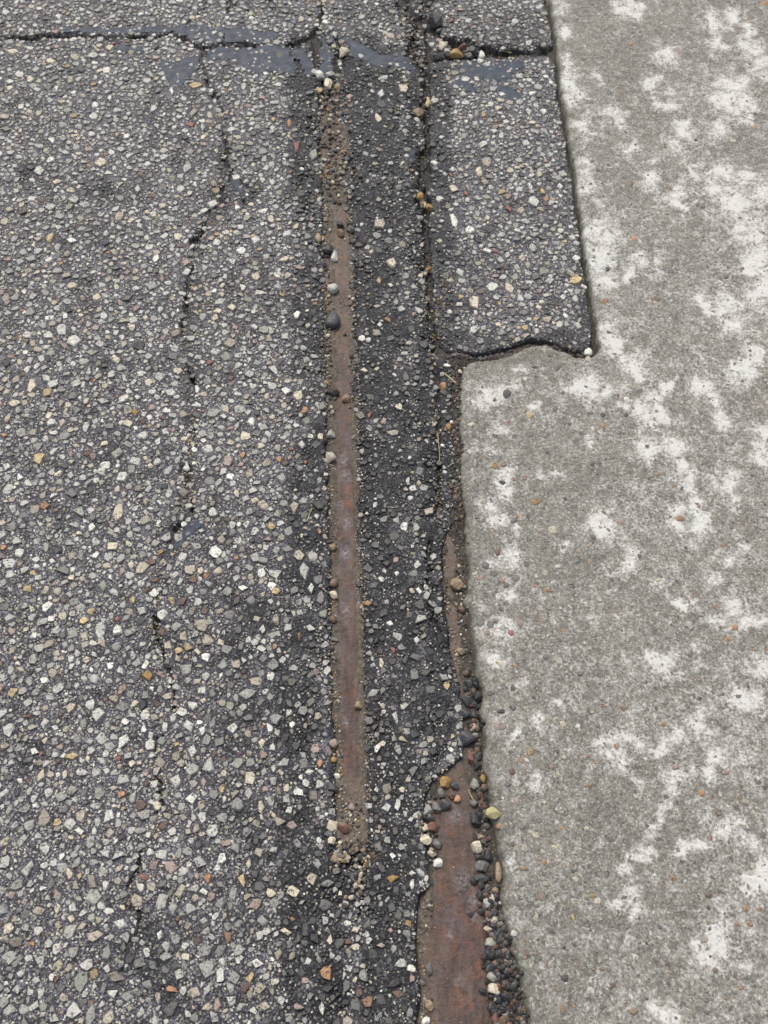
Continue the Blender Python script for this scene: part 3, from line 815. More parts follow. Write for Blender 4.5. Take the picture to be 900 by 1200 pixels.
# chips traced one by one: plan x, y, width px, height px, colour, turn
NAMED = """16 60 14 8 cream;36 92 14 8 cream;128 56 9 8 cream;229 99 17 8 yellow;201 106 6 12 white;252 118 9 9 light;253 223 13 9 tan;247 237 14 11 light;
118 190 14 10 cream;59 279 11 13 yellow;86 282 14 10 white;183 303 10 8 white;180 127 10 8 light;60 165 10 9 white;161 222 10 11 light;208 278 11 10 cream;73 385 14 16 light;170 372 10 9 cream;
71 309 6 5 orange;251 341 10 7 white;282 294 12 9 white;278 243 8 9 white;272 360 14 11 cream;265 98 10 8 light;68 290 11 10 grey;220 198 12 11 grey;46 200 12 12 light;107 157 11 8 light;100 240 14 9 grey;
38 450 16 18 cream;45 537 14 15 yellow;17 472 15 10 cream;135 420 14 12 cream;159 483 9 9 ochre;175 489 9 8 white;135 530 15 16 green;143 558 14 13 light;167 510 17 11 light;123 470 16 10 grey;
139 600 15 18 cream;107 617 10 11 white;92 600 17 14 green;83 578 19 13 mid;10 661 16 14 light;24 647 14 13 light;120 686 15 18 green;55 712 16 17 white;54 692 12 14 beige;117 740 13 20 light;137 738 13 17 white;
137 725 8 7 red;155 702 7 12 yellow;188 646 8 9 ochre;192 721 17 13 light;252 646 16 16 white;249 600 14 13 light;244 525 14 14 light;231 454 9 11 white;240 769 12 11 white;209 761 11 10 yellow;231 763 10 8 cream;
174 791 15 13 ochre;129 780 11 12 white;283 532 8 9 orange;267 540 12 13 pink;294 493 11 12 white;286 688 13 11 white;235 668 9 8 cream;232 705 12 11 light;186 588 8 6 white;150 590 6 8 white;45 760 13 12 grey;
85 718 10 9 grey;73 655 12 11 beige;28 590 13 10 light;112 650 11 11 white;100 500 8 12 light;60 495 14 12 light;5 510 10 6 orange;
10 855 15 21 light;145 868 15 20 white;116 838 17 15 light;146 845 10 9 white;95 905 17 11 light;84 885 15 10 yellow;117 928 22 16 green;94 956 12 17 beige;84 925 13 15 green;93 974 12 11 white;
226 880 13 15 light;206 915 15 19 light;222 935 16 15 white;293 912 13 15 cream;260 924 9 14 yellow;236 1010 17 22 grey;250 974 17 15 light;260 1006 12 16 white;283 1032 11 17 yellow;291 1012 9 15 cream;168 1028 12 7 red;
178 1038 13 12 beige;140 1082 26 16 light;111 1098 24 18 beige;33 1018 14 27 grey;94 1150 17 24 green;200 1159 17 9 orange;93 1027 7 10 yellow;138 888 7 7 red;48 883 5 8 red;68 1065 9 12 cream;45 1067 14 11 beige;118 1062 12 11 light;
228 1162 15 17 beige;255 1176 14 16 pink;188 1001 17 13 light;215 1020 13 14 light;239 1045 11 10 white;222 850 14 16 light;237 856 9 13 white;270 852 15 14 light;213 834 14 10 light;203 840 11 14 light;41 880 11 13 white;
38 1106 9 5 orange;10 1088 15 15 cream;46 1127 14 16 light;125 1135 13 13 light;172 1117 8 14 light;218 1120 12 10 cream;187 1095 10 17 white;280 1125 13 14 light;293 1145 11 18 yellow;60 1145 7 9 white;
222 1065 15 17 grey;20 1160 14 13 grey;70 875 10 9 pink;65 1100 9 10 green;155 895 10 8 cream;170 905 8 9 pink;
443 139 9 12 cream;339 143 5 12 orange;532 257 14 17 white;555 354 13 17 cream;577 335 15 13 white;571 294 13 7 white;540 319 11 10 light;459 307 14 14 cream;443 328 6 9 yellow;445 262 14 11 beige;561 201 11 13 cream;533 221 13 13 cream;
368 181 12 11 green;381 160 14 7 white;347 172 9 14 red;446 110 12 12 light;472 104 12 11 cream;327 98 9 6 light;320 139 8 7 yellow;348 369 11 12 white;312 197 10 9 light;317 257 8 8 cream;515 233 12 10 light;596 245 8 10 red;570 190 13 14 beige;
584 127 11 6 cream;580 155 9 6 light;625 236 13 15 light;624 291 11 13 grey;656 218 6 8 white;621 218 8 8 white;635 225 6 8 yellow;675 302 10 9 white;684 336 9 7 white;632 360 8 8 cream;629 388 9 9 light;658 348 8 7 white;610 350 8 8 light;674 350 9 10 light;
337 457 13 15 white;350 463 14 11 cream;357 480 9 10 orange;320 433 13 13 light;426 433 13 6 cream;460 507 15 7 beige;484 571 10 9 light;456 730 14 9 white;433 486 6 9 red;450 493 10 10 pink;467 476 9 8 cream;342 525 7 6 red;358 541 6 6 red;327 537 8 9 orange;
345 593 12 15 beige;358 670 13 20 grey;350 650 13 14 beige;374 622 5 9 orange;431 706 9 8 orange;447 775 9 13 cream;473 617 10 12 white;465 671 6 7 white;491 692 9 9 white;489 750 8 9 white;330 560 13 16 green;363 688 8 14 light;323 692 10 8 yellow;
323 725 10 16 beige;365 735 12 12 light;307 671 12 11 white;322 757 7 7 orange;350 745 4 14 ochre;307 737 11 13 light;318 452 13 9 light;376 510 8 9 cream;353 520 12 12 light;
442 877 9 15 white;448 871 13 9 cream;523 803 8 9 yellow;530 861 9 10 yellow;529 878 9 8 white;471 925 8 9 cream;460 1029 17 10 ochre;367 1030 15 14 beige;343 1044 15 15 cream;317 1047 13 13 cream;342 966 12 13 pink;306 944 12 15 cream;
381 1140 15 18 orange;407 1081 10 9 white;335 1092 15 10 cream;343 1077 9 5 orange;432 944 13 9 light;451 946 13 11 light;466 943 7 14 light;483 1036 7 15 white;461 1002 8 12 white;370 877 13 12 pink;372 838 11 10 beige;463 841 9 17 light;
441 925 8 9 light;448 827 7 8 beige;479 1081 9 9 ochre;457 1090 10 9 pink;432 1103 9 12 light;416 1148 7 10 cream;416 1110 11 8 cream;357 1149 12 11 pink;447 1108 13 7 pink;425 1132 9 8 beige;307 870 10 12 cream;343 849 9 8 white;358 917 9 11 light;
349 1180 14 9 pink;310 1178 13 13 beige;320 1150 10 8 cream;352 910 6 7 white;375 893 7 12 orange;329 905 9 9 beige;321 955 6 8 cream;323 1150 12 9 light;480 960 8 7 light;408 1103 9 6 brown"""
named = []
for t in NAMED.replace('\n', '').split(';'):
    a = t.split()
    if len(a) == 5: named.append((float(a[0]), float(a[1]), float(a[2]), float(a[3]), a[4]))

RX0, RY0, RES = -1.5, -.22, .001
occ = np.zeros((int(2.95 / RES), int(3.0 / RES)), bool)
discs = {}
def disc(rp):
    if rp not in discs:
        yy, xx = np.mgrid[-rp:rp + 1, -rp:rp + 1]
        discs[rp] = (xx * xx + yy * yy) <= rp * rp
    return discs[rp]

def stamp(x, y, r):
    rp = max(1, int(r / RES)); ix = int((x - RX0) / RES); iy = int((y - RY0) / RES)
    if ix - rp < 0 or iy - rp < 0 or ix + rp + 1 > occ.shape[1] or iy + rp + 1 > occ.shape[0]: return
    occ[iy - rp:iy + rp + 1, ix - rp:ix + rp + 1] |= disc(rp)

def free(x, y, r):
    rp = max(1, int(r * .86 / RES)); ix = int((x - RX0) / RES); iy = int((y - RY0) / RES)
    if ix - rp < 0 or iy - rp < 0 or ix + rp + 1 > occ.shape[1] or iy + rp + 1 > occ.shape[0]: return False
    return not (occ[iy - rp:iy + rp + 1, ix - rp:ix + rp + 1] & disc(rp)).any()

chips = []   # x y rx ry rot col zoff big
for a in named:
    x, y = map(float, G(a[0], a[1]))
    sx, sy = px_size(a[0], a[1])
    rx, ry = a[2] * sx * .5, a[3] * sy * .5
    chips.append((x, y, rx * 1.06, ry * 1.06, random.uniform(-.25, .25), C[a[4]], 1.0, True, a[4]))
    stamp(x, y, max(rx, ry))

classes = [(.0112, 1700, 35), (.0090, 9000, 35), (.0072, 34000, 35), (.0055, 60000, 35), (.0040, 80000, 35), (.0028, 120000, 16), (.0020, 110000, 16)]
PAL = [('light', .34), ('grey', .24), ('mid', .09), ('beige', .13), ('white', .07), ('cream', .075), ('green', .03), ('pink', .035), ('dark', .02), ('yellow', .010), ('orange', .004), ('red', .003), ('brown', .02)]
pn = [p[0] for p in PAL]; pw = np.array([p[1] for p in PAL]); pw /= pw.sum()
for ci, (r0, ntry, _) in enumerate(classes):
    # spread over the plan so nearby ground gets its share
    qx = rng.uniform(X0 - 5, 720, ntry); qy = Y0 + (Y1 - Y0) * rng.uniform(0, 1, ntry)
    if r0 > .003:
        xs = rng.uniform(-1.45, .6, ntry); ys = rng.uniform(-.16, 2.5, ntry)
        qx, qy = P(xs, ys)
    else:
        xs, ys = G(qx, qy)
    ok = (qx > X0) & (qx < 720) & (qy > Y0) & (qy < Y1)
    xs, ys, qx, qy = xs[ok], ys[ok], qx[ok], qy[ok]
    sd = np.maximum(asph_sd(xs, ys, qx, qy), patch_sd(xs, ys, qx, qy))
    _, cm = crack_drop(xs, ys, qx, qy)
    dk = dark_at(xs * 0 + qx, qy); tr = tar_at(qx, qy)
    rav = fbm(xs, ys, .06, 3, 140)
    rr = r0 * rng.uniform(.82, 1.16, len(xs))
    sc = px_size(450, 600)[0]
    dpx = rr / (np.abs(G(qx + 1, qy)[0] - G(qx, qy)[0]))
    pr = 1.0 - (.85 if r0 > .006 else .66 if r0 > .003 else .5) * dk - .35 * np.clip(rav - .2, 0, 1)
    pr *= np.where(tr > .35, .16 if r0 > .003 else .06, 1)
    pr *= (sd > dpx * .75 + 1) * (cm < .25)
    acc = rng.uniform(0, 1, len(xs)) < pr
    idx = np.nonzero(acc)[0]
    ch = rng.choice(len(pn), len(xs), p=pw)
    for i in idx:
        x, y, r = xs[i], ys[i], rr[i]
        if not free(x, y, r): continue
        asp = random.uniform(.6, 1.0)
        name = pn[ch[i]]
        if ci <= 1 and name in ('dark', 'mid', 'brown') and random.random() < .5: name = 'grey'
        if r0 < .003 and name in ('mid', 'dark', 'brown', 'green'): name = 'light'
        if name in ('yellow', 'orange', 'red') and ci > 4: name = 'cream'
        col = np.array(C[name]) * random.uniform(.72, 1.12)
        d = dk[i]
        coat = 1 - min(1, d * 1.1) * random.choice([.0, .3, .7, .88, .93, .95])
        col = col * coat + np.array((.03, .03, .032)) * (1 - coat)
        big = ci <= 4
        chips.append((x, y, r * 1.10, r * asp * 1.10, random.uniform(0, 6.28), tuple(col), random.uniform(.5, 1.1), big, name))
        stamp(x, y, r * .97)

cx = np.array([c[0] for c in chips]); cy = np.array([c[1] for c in chips])
cpx, cpy = P(cx, cy)
cz = h_asph(cx, cy, cpx, cpy, True) + fbm(cx, cy, .0085, 2, 3) * .0005
cdrop, _ = crack_drop(cx, cy, cpx, cpy)
a_sd = asph_sd(cx, cy, cpx, cpy); p_sd = patch_sd(cx, cy, cpx, cpy)
onpatch = p_sd > a_sd
cz = cz + np.where(onpatch, .001 + edge_fall(np.maximum(p_sd, .8), 2.6, .024), edge_fall(np.maximum(a_sd, 1.0), 5.5, .022)) - cdrop * .8
rbig = np.array([max(c[2], c[3]) for c in chips])
pix = np.array([c[2] * c[3] for c in chips]) / (np.abs(G(cpx + 1, cpy)[0] - G(cpx, cpy)[0]) ** 2)
inframe = (cpx > 4) & (cpx < 896) & (cpy > 4) & (cpy < 1196)
score = np.where(inframe, pix, 0) * np.array([1.0 if c[7] else 0 for c in chips])
order = np.argsort(-score)
def pick(mask, k):
    o = [i for i in order if mask[i]][:k]
    return set(o)
sel_r = pick(~onpatch, 300); sel_p = pick(onpatch, 120)
print('chips', len(chips), 'patch', int(onpatch.sum()))

tm = []
for v, f in TEMPL: tm.append(np_mesh('stone', v, f, 3, M_CHIP_ONE, False))

def hgt(i): return min(.0042, .0010 + rbig[i] * .24) * chips[i][6]

def scatter_mesh(name, ids, parent):
    V = []; Fa = []; Cc = []; base = 0
    groups = {}
    for i in ids:
        t = (1, i % len(TEMPL)) if chips[i][7] and rbig[i] > .0042 else (0, i % len(SMALL))
        groups.setdefault(t, []).append(i)
    for (b, k), L in groups.items():
        tv, tf = (TEMPL if b else SMALL)[k]
        L = np.array(L); n = len(L)
        rx = np.array([chips[i][2] for i in L]); ry = np.array([chips[i][3] for i in L]); ro = np.array([chips[i][4] for i in L])
        hz = np.array([hgt(i) for i in L])
        vx = tv[None, :, 0] * rx[:, None]; vy = tv[None, :, 1] * ry[:, None]
        c, s = np.cos(ro)[:, None], np.sin(ro)[:, None]
        tx = rng.uniform(-.13, .13, (n, 1)); ty = rng.uniform(-.13, .13, (n, 1))
        X = cx[L][:, None] + vx * c - vy * s; Y = cy[L][:, None] + vx * s + vy * c
        Z = cz[L][:, None] + tv[None, :, 2] * hz[:, None] * 1.9 + (vx * tx + vy * ty)
        V.append(np.stack([X, Y, Z], -1).reshape(-1, 3))
        Fa.append((tf[None] + (base + np.arange(n) * len(tv))[:, None, None]).reshape(-1, 3))
        cc = np.array([(*chips[i][5], 1) for i in L])
        Cc.append(np.repeat(cc, len(tv), 0))
        base += n * len(tv)
    V = np.vstack(V); Fa = np.vstack(Fa); Cc = np.vstack(Cc)
    print(name, len(Fa), 'tris')
    o = link(name, np_mesh(name, V, Fa, 3, M_CHIP, False, {'Col': Cc}), parent)
    o['kind'] = 'stuff'
    return o

for sel, par in ((sel_r, road), (sel_p, patch)):
    for i in sel:
        c = chips[i]
        o = link('stone', tm[i % len(tm)], par)
        o.location = (cx[i], cy[i], cz[i] + .0002)
        o.rotation_euler = (random.uniform(-.1, .1), random.uniform(-.1, .1), c[4])
        o.scale = (c[2], c[3], hgt(i) * 1.9)
        o.color = (*c[5], 1)
scatter_mesh('stone_chips', [i for i in range(len(chips)) if not onpatch[i] and i not in sel_r], road)
scatter_mesh('stone_chips', [i for i in range(len(chips)) if onpatch[i] and i not in sel_p], patch)

# ------------------------------------------------------------------ rounded pebble shapes
def ico(sub):
    import bmesh
    bm = bmesh.new(); bmesh.ops.create_icosphere(bm, subdivisions=sub, radius=1)
    v = np.array([tuple(a.co) for a in bm.verts]); f = np.array([[q.index for q in a.verts] for a in bm.faces]); bm.free()
    return v, f
IV3, IF3 = ico(3); IV1, IF1 = ico(1); IV2, IF2 = ico(2)
def stone_shape(v, ncut, rough, seed):
    r = np.random.default_rng(seed)
    p = v.copy()
    for _ in range(ncut):
        nrm = r.normal(size=3); nrm /= np.linalg.norm(nrm); d = r.uniform(.52, .82) if ncut < 10 else r.uniform(.40, .68)
        k = p @ nrm - d
        p = p - np.where(k > 0, k, 0)[:, None] * nrm[None] * (.93 if ncut < 10 else 1.0)
    ph = r.uniform(0, 9, 3)
    p *= 1 + rough * (np.sin(v[:, :1] * 3.1 + ph[0]) * np.cos(v[:, 1:2] * 2.7 + ph[1]) + .5 * np.sin(v[:, 2:] * 5 + ph[2]))
    p -= (p.max(0) + p.min(0)) / 2
    p /= np.abs(p).max(0)
    return p
ROUND = [np_mesh('pebble', stone_shape(IV3, 5, .07, 300 + k), IF3, 3, M_PEBBLE, True) for k in range(6)]
ANG = [np_mesh('pebble', stone_shape(IV2, 13, .03, 400 + k), IF2, 3, M_PEBBLE, False) for k in range(10)]
FLATP = [np_mesh('pebble', stone_shape(IV2, 7, .05, 500 + k), IF2, 3, M_CHIP_ONE, True) for k in range(10)]

# ------------------------------------------------------------------ aggregate showing in the concrete
AGG = """642 692 13 7 orange;600 742 8 9 red;585 778 14 9 cream;627 588 10 8 ochre;797 608 12 8 orange;692 725 13 7 white;621 881 12 13 tan;650 993 15 10 cream;822 930 9 9 orange;875 940 14 9 beige;613 1018 14 8 tan;
640 1036 10 8 beige;674 1031 9 7 cream;687 971 6 7 cream;657 970 5 6 orange;637 941 10 6 cream;700 1056 10 9 cream;766 1026 6 5 white;789 1030 8 7 orange;874 1065 7 7 orange;878 1083 9 8 orange;652 845 9 11 beige;
729 830 12 9 tan;586 851 17 11 pink;587 834 11 6 dark;585 968 8 8 orange;713 110 9 8 blue;711 156 8 7 blue;594 463 10 12 dark;571 663 15 11 mid;563 690 15 11 green;584 648 8 9 redbrown;588 566 11 7 dark;553 498 11 6 cream;
580 546 11 9 ochre;706 487 7 6 dark;733 487 6 5 dark;626 431 9 5 dark;653 431 9 9 mid;740 53 8 5 orange;798 63 13 10 pink;861 165 14 7 cream;743 281 12 7 orange;768 350 13 7 tan;708 353 7 8 orange;738 216 8 9 tan;
602 610 9 8 mid;594 497 14 12 pink;584 700 6 9 white;588 714 8 6 blue;598 742 7 8 red;607 606 6 5 ochre;734 425 6 5 light;590 545 8 6 tan;689 421 7 7 cream;736 453 6 5 cream;724 449 6 6 beige;694 503 5 7 white;690 515 7 4 white;
707 500 7 7 orange;726 612 12 11 pink;735 469 8 10 white;808 733 9 12 light;861 735 8 8 orange;853 749 9 6 orange;840 590 6 5 pink;771 680 8 5 cream;747 722 7 4 cream;643 746 5 5 cream;619 605 6 10 mid;620 487 8 9 yellow;
627 500 5 7 cream;608 530 14 8 beige;654 664 8 5 white;648 621 12 10 cream;724 464 5 5 red;889 1065 6 5 orange;785 1140 6 5 tan;743 1186 12 9 tan;660 1183 9 13 tan;688 887 5 5 orange;660 850 8 12 cream;672 1075 7 9 yellow;694 1050 7 5 ochre;
667 1060 5 10 tan;638 1010 6 8 orange;620 1150 8 12 mid;661 1147 12 12 dark;830 1050 8 6 brown;867 935 6 5 tan;745 934 5 5 cream;833 982 4 8 red;863 1083 5 7 orange;838 1136 7 6 tan;777 849 7 6 ochre;803 1033 5 5 light;
770 720 6 5 white;706 775 7 5 beige;680 790 9 7 mid;640 770 8 7 mid;612 760 9 6 green;590 800 8 7 beige;600 830 10 8 mid;615 855 9 12 green;600 905 8 9 redbrown;605 940 8 10 pink;612 970 8 8 mid;600 990 7 9 brown;
595 920 9 7 mid;630 1060 9 7 green;645 1090 8 8 mid;700 1115 7 6 mid;640 1130 6 8 tan;675 1130 7 6 pink;880 20 12 7 tan;895 5 9 7 orange;760 20 6 5 tan;690 60 5 4 cream;720 35 5 5 tan;866 33 10 6 pink;700 200 6 5 brown;
815 165 5 4 dark;885 150 5 5 orange;725 340 6 6 beige;786 318 8 6 blue;712 316 6 6 dark;850 325 7 6 mid;846 440 6 5 blue;700 555 6 5 mid;760 560 7 5 tan;640 530 8 6 mid;615 560 8 7 pink;662 585 6 5 brown;650 480 6 6 mid;
870 610 6 5 tan;880 870 6 6 mid;850 905 9 7 pink;812 870 5 5 mid;791 900 9 6 pink;758 1170 6 5 mid;850 1170 6 6 tan;895 1120 6 8 mid;725 1000 6 5 tan;715 955 5 5 mid;690 920 7 6 tan;705 1180 6 8 mid;660 1110 6 6 brown"""
agg = []
for t in AGG.replace('\n', '').split(';'):
    a = t.split()
    if len(a) == 5: agg.append((float(a[0]), float(a[1]), float(a[2]), float(a[3]), a[4]))
def clear_conc(px, py): return poly_sd(np.array([px]), np.array([py]), CONC)[0]
for k, a in enumerate(agg):
    x, y = map(float, G(a[0], a[1])); sx, sy = px_size(a[0], a[1])
    zq = float(conc_h(np.array([x]), np.array([y]), np.array([a[0]]), np.array([a[1]]))[0][0])
    o = link('stone', FLATP[k % len(FLATP)], pave)
    rz = a[2] * sx * .5
    o.scale = (rz, a[3] * sy * .5, rz * .5)
    o.location = (x, y, zq - rz * .5 + min(.0022, rz * .34))
    o.rotation_euler = (0, 0, 0)
    col = np.array(C[a[4]]) * random.uniform(.8, 1.0) * .85 + np.array((.2, .19, .17)) * .15
    o.color = (*col, 1)
# lesser aggregate, one mesh
V = []; Fa = []; Cc = []; base = 0
na = 5200
qx = rng.uniform(540, 1005, na); qy = rng.uniform(Y0, Y1, na)
xs, ys = G(qx, qy); zz, sdd = conc_h(xs, ys, qx, qy)
aset = np.array([(a[0], a[1]) for a in agg])
for i in np.nonzero(sdd > 6)[0]:
    if np.min(np.hypot(aset[:, 0] - qx[i], aset[:, 1] - qy[i])) < 10: continue
    r = .0014 + .0044 * random.random() ** 1.7 * (.85 if qx[i] > 640 else 1.3)
    tv, tf = SMALL[i % len(SMALL)] if r < .003 else TEMPL[i % len(TEMPL)]
    a = random.uniform(0, 6.28); asp = random.uniform(.6, 1)
    vx = tv[:, 0] * r; vy = tv[:, 1] * r * asp
    Z = zz[i] + (tv[:, 2] - .38) * r * .35 + .0009
    V.append(np.stack([xs[i] + vx * math.cos(a) - vy * math.sin(a), ys[i] + vx * math.sin(a) + vy * math.cos(a), Z], 1))
    Fa.append(tf + base); base += len(tv)
    nm = random.choices(['beige', 'cream', 'white', 'orange', 'mid', 'dark', 'pink', 'tan', 'brown', 'grey', 'green'], [5, 4, 2, 2, 5, 3, 3, 4, 2, 4, 2])[0]
    col = np.array(C[nm]) * .6 + np.array((.20, .19, .17)) * .4
    Cc.append(np.tile((*col, 1), (len(tv), 1)))
o = link('stone_chips', np_mesh('stone_chips', np.vstack(V), np.vstack(Fa), 3, M_CHIP, False, {'Col': np.vstack(Cc)}), pave)
o['kind'] = 'stuff'

# ------------------------------------------------------------------ surface under any point
def rail_top(px, py):
    z = -1.0
    if abs(rail_cross(px, py, *RAIL1_C)) < 13: z = RZ1
    o = rail_cross(px, py, *RAIL2_R)
    if -70 < o < 0 and py > 620: z = max(z, RZ2)
    return z
def ground_z(px, py):
    A = np.array([float(px)]); B = np.array([float(py)]); x, y = G(A, B)
    z = [float(dirt_h(x, y, A, B)[0]), rail_top(px, py)]
    zz, sd, m = road_h(x, y, A, B)
    if sd[0] > 0: z.append(float(zz[0]))
    zz, sd = patch_h(x, y, A, B)
    if sd[0] > 0: z.append(float(zz[0]))
    zz, sd = conc_h(x, y, A, B)
    if sd[0] > 0: z.append(float(zz[0]))
    return max(z)

